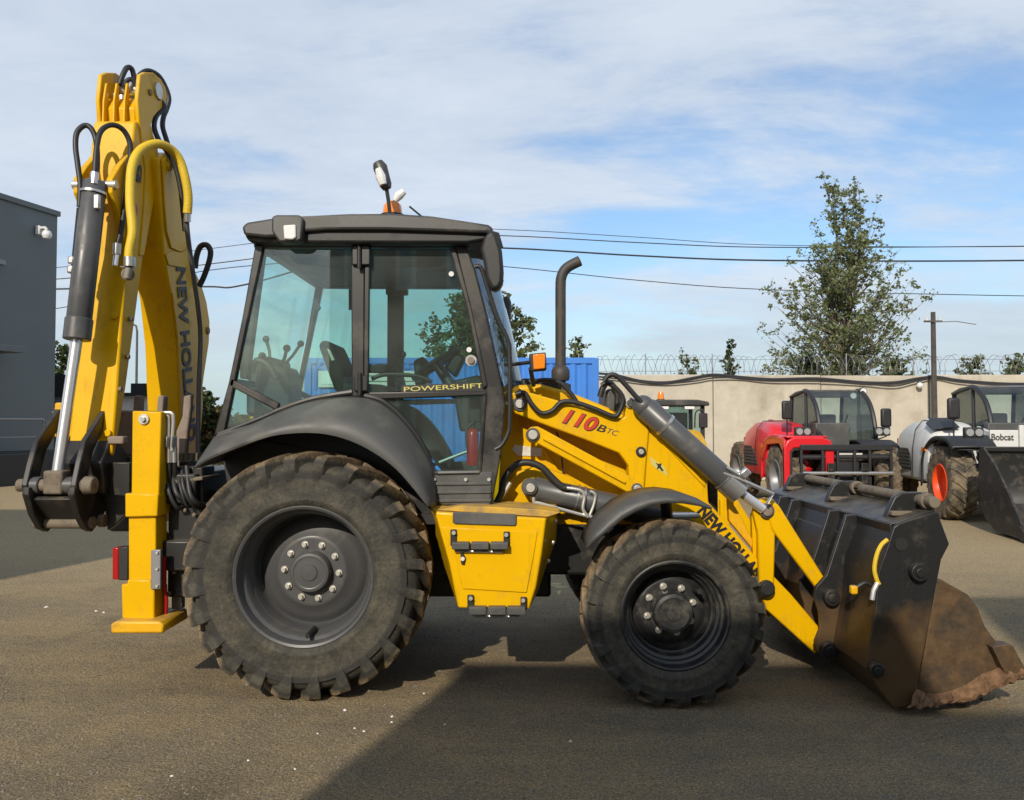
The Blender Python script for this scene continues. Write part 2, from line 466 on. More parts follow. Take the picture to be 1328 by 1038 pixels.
class MB:
    def __init__(s):
        s.v, s.f = [], []
    def add(s, vs, fs):
        o = len(s.v)
        s.v += [V(q) for q in vs]
        s.f += [[i + o for i in f] for f in fs]
        return s
    def prism(s, poly, d):
        d = V(d)
        n = len(poly)
        vs = [V(p) for p in poly] + [V(p) + d for p in poly]
        fs = [list(range(n)), list(range(2 * n - 1, n - 1, -1))] + [[i, (i + 1) % n, n + (i + 1) % n, n + i] for i in range(n)]
        return s.add(vs, fs)
    def loft(s, rings, closed=True, caps=True):
        n = len(rings[0])
        vs = [V(p) for r_ in rings for p in r_]
        fs = []
        for j in range(len(rings) - 1):
            for i in range(n if closed else n - 1):
                a, b = j * n + i, j * n + (i + 1) % n
                fs.append([a, b, b + n, a + n])
        if caps and closed:
            fs.append(list(range(n - 1, -1, -1)))
            fs.append(list(range((len(rings) - 1) * n, len(rings) * n)))
        return s.add(vs, fs)
    def box(s, c, size, rot=None):
        c, h = V(c), V(size) / 2
        vs = []
        for z in (-1, 1):
            for x, y in ((-1, -1), (1, -1), (1, 1), (-1, 1)):
                p = V((x * h.x, y * h.y, z * h.z))
                vs.append(c + (rot @ p if rot else p))
        return s.add(vs, [[3, 2, 1, 0], [4, 5, 6, 7], [0, 1, 5, 4], [1, 2, 6, 5], [2, 3, 7, 6], [3, 0, 4, 7]])
    def box2(s, a, b):
        a, b = V(a), V(b)
        return s.box((a + b) / 2, [abs(q) for q in (b - a)])
    def tube(s, path, r, n=8, caps=True):
        path = [V(p) for p in path]
        rs = r if isinstance(r, (list, tuple)) else [r] * len(path)
        rings, nrm = [], None
        for i, p in enumerate(path):
            t = (path[min(i + 1, len(path) - 1)] - path[max(i - 1, 0)])
            if t.length < 1e-9:
                t = V((0, 0, 1))
            t.normalize()
            if nrm is None:
                nrm = t.orthogonal().normalized()
            nrm = (nrm - t * nrm.dot(t))
            nrm = nrm.normalized() if nrm.length > 1e-6 else t.orthogonal().normalized()
            bi = t.cross(nrm)
            rings.append([p + (nrm * math.cos(2 * math.pi * k / n) + bi * math.sin(2 * math.pi * k / n)) * rs[i] for k in range(n)])
        return s.loft(rings, True, caps)
    def cyl(s, a, b, r0, r1=None, n=20):
        return s.tube([a, b], [r0, r0 if r1 is None else r1], n)
    def lathe(s, prof, c, axis, n=48, a0=0.0, a1=2 * math.pi):
        """prof: (radius, distance along axis)"""
        c, ax = V(c), V(axis).normalized()
        u = ax.orthogonal().normalized()
        w = ax.cross(u)
        full = abs(a1 - a0 - 2 * math.pi) < 1e-6
        m = n if full else n + 1
        rings = []
        for k in range(m):
            a = a0 + (a1 - a0) * k / n
            e = u * math.cos(a) + w * math.sin(a)
            rings.append([c + e * max(r_, 1e-4) + ax * h for r_, h in prof])
        if full:
            rings.append(rings[0])
        return s.loft(rings, closed=False, caps=False)
    def sheet(s, rows):
        return s.loft(rows, closed=False, caps=False)
    def sphere(s, c, r, n=10, sq=(1, 1, 1)):
        c = V(c)
        rings = []
        for j in range(n + 1):
            th = math.pi * j / n
            rings.append([c + V((max(1e-4, math.sin(th)) * math.cos(2 * math.pi * k / (2 * n)) * r * sq[0],
                                 max(1e-4, math.sin(th)) * math.sin(2 * math.pi * k / (2 * n)) * r * sq[1], math.cos(th) * r * sq[2])) for k in range(2 * n)])
        return s.loft(rings, True, True)
    def build(s, name, m, parent=None, bevel=0.0, seg=2, smooth=35, solid=0.0, origin=None, weld=False):
        lo = V([min(p[i] for p in s.v) for i in range(3)])
        hi = V([max(p[i] for p in s.v) for i in range(3)])
        c = V(origin) if origin is not None else V(((lo.x + hi.x) / 2, (lo.y + hi.y) / 2, lo.z if parent is None else (lo.z + hi.z) / 2))
        me = bpy.data.meshes.new(name)
        me.from_pydata([p - c for p in s.v], [], s.f)
        bm = bmesh.new()
        bm.from_mesh(me)
        if weld:
            bmesh.ops.remove_doubles(bm, verts=bm.verts, dist=1e-5)
        bmesh.ops.recalc_face_normals(bm, faces=bm.faces)
        bm.to_mesh(me)
        bm.free()
        me.materials.append(MATS[m])
        if smooth:
            for p in me.polygons:
                p.use_smooth = True
            me.set_sharp_from_angle(angle=R(smooth))
        o = bpy.data.objects.new(name, me)
        COL.objects.link(o)
        place(o, parent, c)
        if solid:
            q = o.modifiers.new('thickness', 'SOLIDIFY')
            q.thickness = solid
            q.offset = 0
        if bevel > 0:
            q = o.modifiers.new('edges', 'BEVEL')
            q.width = bevel
            q.segments = seg
            q.limit_method = 'ANGLE'
            q.angle_limit = R(30)
        return o
def place(o, parent, c):
    ORIG[o.name] = V(c)
    if parent is not None:
        o.parent = parent
        o.location = V(c) - ORIG[parent.name]
    else:
        o.location = c
def tag(o, label=None, cat=None, group=None, kind=None):
    if label: o['label'] = label
    if cat: o['category'] = cat
    if group: o['group'] = group
    if kind: o['kind'] = kind
    return o
def empty(name, loc, parent=None):
    o = bpy.data.objects.new(name, None)
    COL.objects.link(o)
    o.empty_display_size = 0.2
    place(o, parent, V(loc))
    return o
def share(name, src, parent, c, rot=None, mirror=None):
    """a further piece that shares the mesh data of src"""
    o = src.copy()
    o.name = name
    COL.objects.link(o)
    place(o, parent, c)
    return o
def mirror_copy(src, parent, yc, name=None):
    """the same part on the far side of the machine, mirrored about the plane y = yc (its own mesh)"""
    o = src.copy()
    o.data = src.data.copy()
    me = o.data
    for v_ in me.vertices:
        v_.co.y = -v_.co.y
    me.flip_normals()
    COL.objects.link(o)
    c = ORIG[src.name].copy()
    c.y = 2 * yc - c.y
    place(o, parent, c)
    return o
def text(s_, m, parent, p0, xdir, ydir, height, length=None, bold=0.0, name='lettering', lift=0.003, shear=0.0):
    cu = bpy.data.curves.new(name, 'FONT')
    cu.body = s_
    cu.extrude = 0.0008
    cu.offset = bold
    cu.shear = shear
    cu.size = 1.0
    o = bpy.data.objects.new('text_source', cu)
    COL.objects.link(o)
    dg = bpy.context.evaluated_depsgraph_get()
    dg.update()
    me = bpy.data.meshes.new_from_object(o.evaluated_get(dg))
    bpy.data.objects.remove(o)
    xs = [v_.co.x for v_ in me.vertices]; ys = [v_.co.y for v_ in me.vertices]
    x0, x1, y0, y1 = min(xs), max(xs), min(ys), max(ys)
    sy = height / (y1 - y0)
    sx = (length / (x1 - x0)) if length else sy
    xd, yd = V(xdir).normalized(), V(ydir)
    yd = (yd - xd * yd.dot(xd)).normalized()
    nd = xd.cross(yd)
    for v_ in me.vertices:
        q = v_.co.copy()
        v_.co = xd * ((q.x - x0) * sx) + yd * ((q.y - y0) * sy) + nd * (q.z + lift)
    me.materials.clear()
    me.materials.append(MATS[m])
    ob = bpy.data.objects.new(name, me)
    COL.objects.link(ob)
    place(ob, parent, V(p0))
    return ob

# ================================================================== the setting
def ground_material():
    m = bpy.data.materials.new('asphalt')
    m.use_nodes = True
    nt = m.node_tree
    b = nt.nodes['Principled BSDF']
    b.inputs['Roughness'].default_value = 0.92
    b.inputs['Specular IOR Level'].default_value = 0.25
    g = nt.nodes.new('ShaderNodeNewGeometry')
    def noise(scale, detail, rough=0.6, stretch=None, rot=0.0):
        n = nt.nodes.new('ShaderNodeTexNoise')
        n.inputs['Scale'].default_value = scale
        n.inputs['Detail'].default_value = detail
        n.inputs['Roughness'].default_value = rough
        if stretch:
            mp = nt.nodes.new('ShaderNodeMapping')
            mp.inputs['Scale'].default_value = stretch
            mp.inputs['Rotation'].default_value = (0, 0, rot)
            nt.links.new(g.outputs['Position'], mp.inputs[0])
            nt.links.new(mp.outputs[0], n.inputs['Vector'])
        else:
            nt.links.new(g.outputs['Position'], n.inputs['Vector'])
        return n.outputs['Fac']
    def rng(f, a, b_, lo=0.0, hi=1.0):
        r_ = nt.nodes.new('ShaderNodeMapRange')
        for k_, q in (('From Min', a), ('From Max', b_), ('To Min', lo), ('To Max', hi)):
            r_.inputs[k_].default_value = q
        nt.links.new(f, r_.inputs['Value'])
        return r_.outputs['Result']
    def mix(f, c1, c2, op='MIX'):
        x = nt.nodes.new('ShaderNodeMixRGB')
        x.blend_type = op
        if isinstance(f, float): x.inputs[0].default_value = f
        else: nt.links.new(f, x.inputs[0])
        for i, c in ((1, c1), (2, c2)):
            if isinstance(c, tuple): x.inputs[i].default_value = (*c, 1)
            else: nt.links.new(c, x.inputs[i])
        return x.outputs[0]
    c = mix(rng(noise(0.42, 6, 0.62), 0.43, 0.57), (0.255, 0.222, 0.168), (0.43, 0.325, 0.18))     # bare asphalt, dusty asphalt
    c = mix(rng(noise(1.0, 7, 0.7, (0.22, 1.3, 1), R(-6)), 0.45, 0.60, 0, 0.8), c, (0.185, 0.158, 0.116))  # tracks worn across the yard
    c = mix(rng(noise(2.4, 9, 0.74), 0.48, 0.64, 0, 0.6), c, (0.50, 0.385, 0.215))                        # patches of fine dust
    c = mix(rng(noise(1.3, 8, 0.72), 0.56, 0.66, 0, 0.6), c, (0.075, 0.062, 0.045))                      # oil stains
    # cracks in the old asphalt
    dn_ = nt.nodes.new('ShaderNodeTexNoise'); dn_.inputs['Scale'].default_value = 2.2; dn_.inputs['Detail'].default_value = 6
    nt.links.new(g.outputs['Position'], dn_.inputs['Vector'])
    vm = nt.nodes.new('ShaderNodeVectorMath'); vm.operation = 'MULTIPLY_ADD'
    nt.links.new(dn_.outputs['Color'], vm.inputs[0]); vm.inputs[1].default_value = (.55, .55, .55); nt.links.new(g.outputs['Position'], vm.inputs[2])
    vc = nt.nodes.new('ShaderNodeTexVoronoi'); vc.feature = 'DISTANCE_TO_EDGE'; vc.inputs['Scale'].default_value = 0.62
    nt.links.new(vm.outputs[0], vc.inputs['Vector'])
    ck = nt.nodes.new('ShaderNodeMath'); ck.operation = 'MULTIPLY'
    nt.links.new(rng(vc.outputs['Distance'], 0.004, 0.0005, 0, 0.85), ck.inputs[0])
    nt.links.new(rng(noise(0.7, 3, 0.5), 0.50, 0.56), ck.inputs[1])
    c = mix(ck.outputs[0], c, (0.04, 0.033, 0.025))
    # one spill of old oil in front of the machine
    oc = ground_at(255, 1030)
    od = nt.nodes.new('ShaderNodeVectorMath'); od.operation = 'DISTANCE'
    nt.links.new(vm.outputs[0], od.inputs[0]); od.inputs[1].default_value = (oc.x + .27, oc.y + .27, .27)
    c = mix(rng(od.outputs['Value'], 0.30, 0.05, 0, 0.8), c, (0.045, 0.036, 0.024))
    # sand blown over the far part of the yard
    sy = nt.nodes.new('ShaderNodeSeparateXYZ')
    nt.links.new(g.outputs['Position'], sy.inputs[0])
    wv = nt.nodes.new('ShaderNodeMath'); wv.operation = 'MULTIPLY_ADD'
    nt.links.new(noise(0.5, 5, 0.6), wv.inputs[0]); wv.inputs[1].default_value = 5.0
    nt.links.new(sy.outputs[1], wv.inputs[2])
    c = mix(rng(wv.outputs[0], 9.0, 12.5, 0, 0.75), c, (0.66, 0.53, 0.34))
    # darker pits and clods, finger-sized
    c = mix(rng(noise(34, 4, 0.7), 0.52, 0.64, 0, 0.62), c, (0.05, 0.042, 0.032))
    c = mix(rng(noise(42, 4, 0.7, (1, 1.2, 1), 1.0), 0.53, 0.66, 0, 0.5), c, (0.62, 0.52, 0.37))
    sp = noise(95, 3, 0.75)
    c = mix(rng(sp, 0.38, 0.62, 0.0, 1.0), mix(0.55, c, (0.04, 0.034, 0.028)), mix(0.35, c, (0.62, 0.53, 0.40)))
    gr = nt.nodes.new('ShaderNodeTexVoronoi')
    gr.inputs['Scale'].default_value = 70
    nt.links.new(g.outputs['Position'], gr.inputs['Vector'])
    c = mix(rng(gr.outputs['Distance'], 0.05, 0.55, 0.0, 0.35), c, (0.03, 0.027, 0.024))
    c = mix(1.0, c, (1.22, 1.13, 0.93), 'MULTIPLY')
    nt.links.new(c, b.inputs['Base Color'])
    bn = nt.nodes.new('ShaderNodeBump')
    bn.inputs['Strength'].default_value = 0.9
    bn.inputs['Distance'].default_value = 0.02
    ad = nt.nodes.new('ShaderNodeMath'); ad.operation = 'ADD'
    nt.links.new(noise(60, 6, 0.7), ad.inputs[0])
    nt.links.new(noise(9, 5, 0.6), ad.inputs[1])
    nt.links.new(ad.outputs[0], bn.inputs['Height'])
    nt.links.new(bn.outputs[0], b.inputs['Normal'])
    MATS['asphalt'] = m
ground_material()
gm = MB()
N = 60
xs_ = [(-1 if i < N / 2 else 1) * (abs(i - N / 2) / (N / 2)) ** 3 * 600 for i in range(N + 1)]
gm.sheet([[V((x, y, 0)) for x in xs_] for y in xs_])
tag(gm.build('ground', 'asphalt', smooth=0, weld=True), kind='structure')

# loose grit and small stones lying on the yard, nearest the camera
def stone_mb(mb, c, r_):
    o = [V((random.uniform(-1, 1), random.uniform(-1, 1), random.uniform(-.6, .6))).normalized() for _ in range(1)]
    a = random.uniform(0, 6.28)
    vs = []
    for k in range(5):
        q = a + k * 1.257 + random.uniform(-.3, .3)
        rr = r_ * random.uniform(.7, 1.15)
        vs.append(V(c) + V((math.cos(q) * rr, math.sin(q) * rr, 0)))
    vs.append(V(c) + V((random.uniform(-.3, .3) * r_, random.uniform(-.3, .3) * r_, r_ * random.uniform(.5, .95))))
    mb.add(vs, [[i, (i + 1) % 5, 5] for i in range(5)])
gb = MB()
for i in range(14000):
    y = 2.9 + 6.5 * random.random() ** 1.7
    x = random.uniform(-0.72, 0.72) * y
    stone_mb(gb, (x, y, -0.001), random.choice((.003, .004, .005, .006, .008, .010)) * random.uniform(.6, 1.2))
tag(gb.build('grit', 'stone', smooth=0), kind='stuff', label='loose grit and small stones scattered over the yard')
wbm = MB()
for px_, py_, s_ in (q_ for q_ in ((447, 922, 9), (460, 945, 7), (508, 930, 8), (508, 937, 6), (472, 949, 7), (412, 952, 6), (383, 998, 7), (322, 987, 6), (223, 1007, 9), (408, 993, 5), (550, 900, 6), (577, 940, 6), (740, 962, 9),
                     (60, 788, 8), (125, 793, 8), (135, 795, 6), (20, 790, 5), (82, 787, 4), (740, 790, 6), (728, 793, 5), (700, 785, 4), (705, 800, 5), (520, 915, 5), (533, 892, 5), (495, 918, 5), (441, 960, 4)) if q_[2] > 5):
    p = ground_at(px_, py_)
    stone_mb(wbm, (p.x, p.y, 0.001), s_ / F * p.y * 0.33)
tag(wbm.build('litter_chips', 'chip_white', smooth=0), kind='stuff', label='pale chips of litter scattered on the asphalt')

# ---- buildings behind the photographer; they cast the shade that lies over the right front of the yard
def depot(name, x0, x1, y0, y1, h, m, label, cat='building', nwin=3):
    b = MB().box2((x0, y0, 0), (x1, y1, h)).build(name, m, bevel=0.03)
    tag(b, label, cat)
    tr = MB().box2((x0 - .06, y0 - .06, h), (x1 + .06, y1 + .06, h + .03)).build('roof_edge', 'dark_trim', b)
    st = (x1 - x0) / nwin
    for k in range(nwin):
        xa = x0 + st * (k + .3)
        for z in (1.0, 3.9):
            if z + 1.5 > h: continue
            fr = MB().box2((xa, y1, z), (xa + st * .4, y1 + .04, z + 1.4)).build('window', 'wall_white', b)
            MB().box2((xa + .08, y1 + .045, z + .08), (xa + st * .4 - .08, y1 + .06, z + 1.32)).build('pane', 'far_glass', fr)
    return b
depot('depot_office', -3.3, -0.65, -14, -4.0, 5.66, 'brick_wall', 'low brick depot office standing behind the photographer')
depot('depot_hall', 0.45, 22, -16, -4.0, 6.95, 'concrete', 'tall concrete depot hall standing behind the photographer', nwin=6)
depot('depot_link', -0.645, 0.445, -13, -4.3, 5.3, 'wall_white', 'low white passage between the depot office and hall', nwin=1)
depot('side_hall', -24, -8.25, -1.0, 2.0, 7.86, 'building_grey', 'grey hall beside the yard to the left of the photographer', nwin=6)

# ---- dark grey cladded building at the left edge
def left_building():
    C0 = ground_at(69, 621)
    dirv = V((-0.262, -1.0, 0)).normalized()             # along the visible front, towards the camera
    side = V((-1.0, 0.262, 0)).normalized()              # away behind it
    H = 7.85
    t = empty('office_building', C0)
    tag(t, 'dark grey flat-roofed building with a porch rail beside the yard', 'building')
    L = 14.0
    def P(a, b, z): return C0 + dirv * a + side * b + V((0, 0, z))
    body = MB().prism([P(0, 0.06, 0), P(L, 0.06, 0), P(L, 9, 0), P(0, 9, 0)], (0, 0, H - .02)).build('wall', 'building_grey', t)
    a = 0.0
    out = side * -1
    for k, w in enumerate((2.05, 2.1, 2.1, 2.1, 2.1, 2.1)):
        for z0, z1 in ((0.85, 7.72),) if k != 1 else ((3.37, 7.72),):
            MB().prism([P(a + .002, .055, z0), P(a + w - .002, .055, z0), P(a + w - .002, .0, z0), P(a + .002, .0, z0)], (0, 0, z1 - z0)).build('cladding_panel', 'building_grey', t, bevel=.006)
        a += w + .01
    MB().prism([P(-.02, .05, 0), P(L, .05, 0), P(L, -.05, 0), P(-.02, -.05, 0)], (0, 0, .80)).build('plinth', 'dark_trim', t)
    MB().prism([P(-.05, .4, H - .13), P(L, .4, H - .13), P(L, -.07, H - .13), P(-.05, -.07, H - .13)], (0, 0, .15)).build('roof_edge', 'building_grey', t, bevel=.01)
    d = MB().prism([P(2.15, .04, .82), P(4.1, .04, .82), P(4.1, .0, .82), P(2.15, .0, .82)], (0, 0, 2.4)).build('door', 'dark_trim', t)
    MB().prism([P(2.25, -.005, 1.0), P(4.0, -.005, 1.0), P(4.0, -.012, 1.0), P(2.25, -.012, 1.0)], (0, 0, 2.1)).build('pane', 'far_glass', d)
    MB().prism([P(1.9, .0, 3.5), P(4.6, .0, 3.5), P(4.6, -.9, 3.5), P(1.9, -.9, 3.5)], (0, 0, .16)).build('canopy', 'building_grey', t, bevel=.01)
    MB().prism([P(1.9, .0, 5.9), P(4.6, .0, 5.9), P(4.6, -.2, 5.9), P(1.9, -.2, 5.9)], (0, 0, .14)).build('ledge', 'galvanised', t, bevel=.01)
    MB().prism([P(1.4, -.06, 0), P(8, -.06, 0), P(8, -1.2, 0), P(1.4, -1.2, 0)], (0, 0, .80)).build('porch', 'dark_trim', t)
    rl = MB()
    for a_ in (1.5, 3.1, 4.7, 6.3):
        rl.tube([P(a_, -1.12, .8), P(a_, -1.12, 1.72)], .025, 8)
    rl.tube([P(1.15, -1.12, 1.45), P(1.5, -1.12, 1.72), P(7.8, -1.12, 1.72)], .028, 8)
    rl.tube([P(1.5, -1.12, 1.25), P(7.8, -1.12, 1.25)], .018, 8)
    rl.build('railing', 'galvanised', t)
    cm = empty('dome_camera', P(.75, -.08, H - .95))
    tag(cm, 'white dome surveillance camera at the top corner of the grey building', 'camera')
    MB().box(P(.75, -.09, H - .72), (.13, .13, .26)).build('bracket', 'white_paint', cm, bevel=.02)
    MB().tube([P(.75, -.13, H - .66), P(.75, -.32, H - .66), P(.75, -.38, H - .74)], .045, 10).build('arm', 'white_paint', cm)
    MB().lathe([(0.001, .10), (.10, .08), (.13, 0), (.13, -.05), (.09, -.13), (.001, -.16)], P(.75, -.38, H - .84), (0, 0, 1), 20).build('dome', 'lamp_glass', cm)
left_building()

# ---- concrete panel wall with razor wire, cable, support posts
WY = 23.0
WTOP = 2.98
jx = at(925, 520, WY).x
wall = empty('concrete_wall', (jx, WY, 0))
tag(wall, 'long pale concrete panel wall closing the yard', 'wall')
first = None
for k in range(-4, 12):
    x0 = jx + k * 3.05
    hgt = WTOP + random.uniform(-.015, .02)
    mb = MB()
    mb.box2((x0 + .012, WY, 0), (x0 + 3.038, WY + .16, hgt))
    o = mb.build('wall_panel', 'concrete', wall, bevel=.02)
    o.location.y += random.uniform(-.012, .012)
    if k % 1 == 0:
        MB().box2((x0 - .07, WY - .0, 0.0), (x0 + .07, WY + .22, .35)).build('foot_block', 'concrete', wall, bevel=.02)
rz = empty('razor_wire', (jx, WY + .08, WTOP))
tag(rz, 'coiled razor wire along the top of the concrete wall', 'razor wire')
mb = MB()
pts = []
x = at(772, 470, WY).x
k = 0
rr_ = .27
while x < jx + 20:
    a = k * .55
    pts.append(V((x, WY + .08 + rr_ * .8 * math.cos(a), WTOP + .30 + rr_ * math.sin(a) + .02 * math.sin(k * 1.7))))
    x += .036 + .012 * math.sin(k * .21)
    k += 1
mb.tube(pts, .0062, 4)
pts = [p + V((.17, .05, .03 * math.sin(i * .3))) for i, p in enumerate(pts)]
mb.tube(pts[::-1], .0055, 4)
mb.build('coil', 'galvanised', rz)
for k in range(-3, 10):
    xx = jx + k * 1.9
    MB().tube([(xx, WY + .08, WTOP - .1), (xx, WY + .08, WTOP + .62)], .016, 6).build('post', 'galvanised', rz)
for z in (.12, .45):
    MB().tube([(jx - 6, WY + .08, WTOP + z), (jx + 20, WY + .08, WTOP + z)], .006, 4).build('strand', 'wire', rz)

cb = MB()
pts = []
marks = [(770, 484), (800, 487), (830, 494), (865, 496), (900, 490), (925, 486), (960, 489), (1000, 492), (1060, 491), (1120, 496), (1160, 496), (1190, 491), (1215, 489), (1250, 494), (1328, 498), (1420, 490), (1500, 497)]
cb.tube(catmull([at(a, b, WY - .06) for a, b in marks], 5), .035, 6)
cb.tube(catmull([at(a, b + 3 + 2 * math.sin(a * .05), WY - .11) for a, b in marks], 5), .02, 6)
tag(cb.build('wall_cable', 'wire'), 'sagging black cable strung along the concrete wall', 'cable')
lm = empty('wall_lamp', at(1193, 499, WY - .12))
tag(lm, 'small white lamp fixed high on the concrete wall', 'lamp')
MB().sphere(at(1193, 500, WY - .14), .085, 8).build('globe', 'lamp_glass', lm)
MB().box(at(1193, 495, WY - .06), (.12, .1, .06)).build('bracket', 'galvanised', lm, bevel=.01)

# ---- blue corrugated container
def container():
    Y = 17.0
    a, b = at(400, 465, Y), at(772, 465, Y)
    z1 = a.z
    c = empty('blue_container', ((a.x + b.x) / 2, Y, 0))
    tag(c, 'bright blue corrugated container behind the backhoe loader', 'container')
    def corr(x0, x1, z0, z1, y, name):
        n = max(2, int((x1 - x0) / .115))
        rows = []
        for z in (z0, z1):
            row = []
            for i in range(n + 1):
                x = x0 + (x1 - x0) * i / n
                d = .028 if i % 2 == 0 else -.0
                row += [V((x - .03 * (x1 - x0) / n / .115, y - d, z)), V((x + .028, y - d, z))] if 0 < i < n else [V((x, y - d, z))]
            rows.append(row)
        return MB().sheet(rows).build(name, 'container_blue', c, smooth=0)
    wz0, wz1 = at(0, 503, Y).z, at(0, 482, Y).z
    xw0, xw1 = at(417, 0, Y).x, at(442, 0, Y).x
    xv0, xv1 = at(472, 0, Y).x, at(556, 0, Y).x
    corr(a.x, b.x, .12, wz0 - .05, Y, 'side_panel')
    corr(a.x, b.x, wz1 + .05, z1 - .1, Y, 'side_panel')
    for x0, x1 in ((a.x, xw0 - .04), (xw1 + .04, xv0 - .04), (xv1 + .04, b.x)):
        corr(x0, x1, wz0 - .05, wz1 + .05, Y, 'side_panel')
    MB().box2((a.x, Y + .01, .1), (b.x, Y + 2.4, z1 - .04)).build('body', 'container_blue', c)
    for x in (a.x, b.x):
        MB().box2((x - .07, Y - .05, .05), (x + .07, Y + .09, z1)).build('corner_post', 'container_blue', c, bevel=.01)
    MB().box2((a.x, Y - .04, z1 - .12), (b.x, Y + 2.4, z1 + .01)).build('top_rail', 'container_blue', c, bevel=.01)
    MB().box2((a.x, Y - .04, .05), (b.x, Y + .1, .2)).build('bottom_rail', 'container_blue', c, bevel=.01)
    w = MB().box2((xw0, Y - .06, wz0), (xw1, Y + .0, wz1)).build('window', 'wall_white', c, bevel=.01)
    MB().box2((xw0 + .06, Y - .07, wz0 + .06), (xw1 - .06, Y - .062, wz1 - .06)).build('pane', 'lamp_glass', w)
    lv = MB().box2((xv0, Y - .03, wz0), (xv1, Y + .0, wz1)).build('slatted_panel', 'wall_white', c)  # white panel with slats across it
    for k in range(3):
        z = wz0 + (wz1 - wz0) * (k + .5) / 3
        MB().box2((xv0, Y - .07, z - .035), (xv1, Y - .031, z + .05)).build('slat', 'wall_white', lv)
    return c
container()

# ---- far left: fence, white hut, lamp post, shrubs
fx0, fx1 = at(60, 560, 27).x, at(108, 560, 27).x
fn = empty('sheet_fence', ((fx0 + fx1) / 2, 27, 0))
tag(fn, 'dark profiled sheet fence beside the grey building', 'fence')
zt = at(0, 487, 27).z
n_ = 9
for k in range(n_):
    x = fx0 + (fx1 - fx0) * (k + .5) / n_
    MB().box((x, 27 + .01 * (k % 2), zt / 2), ((fx1 - fx0) / n_ - .014, .03, zt)).build('panel', 'building_grey', fn, bevel=.006)
MB().box(((fx0 + fx1) / 2, 26.95, zt - .35), (fx1 - fx0, .05, .75)).build('top_band', 'dark_trim', fn)
hx0, hx1 = at(140, 530, 30).x, at(208, 530, 30).x
hut = empty('white_hut', ((hx0 + hx1) / 2, 31, 0))
tag(hut, 'white hut with a dark roof edge behind the digging arm', 'hut')
zr = at(0, 514, 30).z
MB().box2((hx0, 30, 0), (hx1, 33, zr)).build('wall', 'wall_white', hut)
MB().box2((hx0 - .1, 29.8, zr), (hx1 + .1, 33.1, zr + .12)).build('roof', 'dark_trim', hut)
MB().box2((hx0 + .6, 30.5, zr + .12), (hx1 - .5, 31.5, zr + .5)).build('roof_box', 'dark_trim', hut)
for k in (0.25, .7):
    xx = hx0 + (hx1 - hx0) * k
    MB().box2((xx, 29.96, .9), (xx + .8, 30.0, 1.9)).build('window', 'far_glass', hut)
def street_lamp(px_, top, bot, Y, label):
    a, b = at(px_, top, Y), at(px_, bot, Y)
    t = empty('street_lamp', (a.x, Y, 0))
    tag(t, label, 'street lamp')
    MB().tube([V((a.x, Y, 0)), a + V((0, 0, -.35)), a + V((-.05, 0, -.1)), a + V((-.25, 0, 0))], [.07, .05, .045, .04], 8).build('pole', 'cylinder_grey', t)
    MB().box(a + V((-.45, 0, .0)), (.5, .2, .1)).build('lamp_head', 'galvanised', t, bevel=.03)
street_lamp(178, 420, 545, 36, 'thin dark street lamp seen between boom and dipper')

# ---- overhead wires
def wire(name_pts, r_, label, Y=38):
    mb = MB()
    mb.tube(catmull([at(a, b, Y) for a, b in name_pts], 6), r_, 5)
    tag(mb.build('power_line', 'wire'), label, 'wire', 'overhead wires crossing the sky')
wire([(-120, 352), (76, 347), (270, 323), (500, 296), (655, 298), (830, 308), (1000, 318), (1328, 320), (1600, 312)], .016, 'thin uppermost overhead wire, just above a second one', 38)
wire([(-120, 366), (76, 362), (325, 336), (500, 306), (655, 306), (830, 315), (1000, 321), (1328, 319.5), (1600, 316)], .024, 'overhead wire, second from the top', 37.6)
wire([(-120, 382), (76, 375), (262, 372), (320, 369), (500, 322), (655, 322), (830, 332), (1000, 338), (1328, 338), (1600, 330)], .040, 'thickest black overhead wire crossing behind the birch', 37.2)
wire([(-120, 400), (76, 400), (262, 352), (500, 336), (655, 346), (830, 364), (1000, 376), (1328, 384), (1600, 386)], .020, 'lowest thin overhead wire above the concrete wall', 36.8)
up = empty('utility_pole', at(1209, 620, 22.4))
up.location.z = 0; ORIG[up.name].z = 0
tag(up, 'dark slender utility pole standing before the concrete wall', 'pole')
pa = at(1210, 405, 22.4)
MB().tube([V((pa.x, 22.4, 0)), pa], [.085, .06], 10).build('shaft', 'pole_wood', up)
MB().box(at(1210, 417, 22.34), (.5, .05, .05)).build('crossarm', 'pole_wood', up, bevel=.008)
MB().tube([at(1211, 418, 22.3), at(1240, 417, 22.3), at(1266, 421, 22.3)], .012, 6).build('arm', 'galvanised', up)
for q in (1202, 1219):
    MB().cyl(at(q, 416, 22.34), at(q, 412, 22.34), .03).build('insulator', 'wall_white', up)

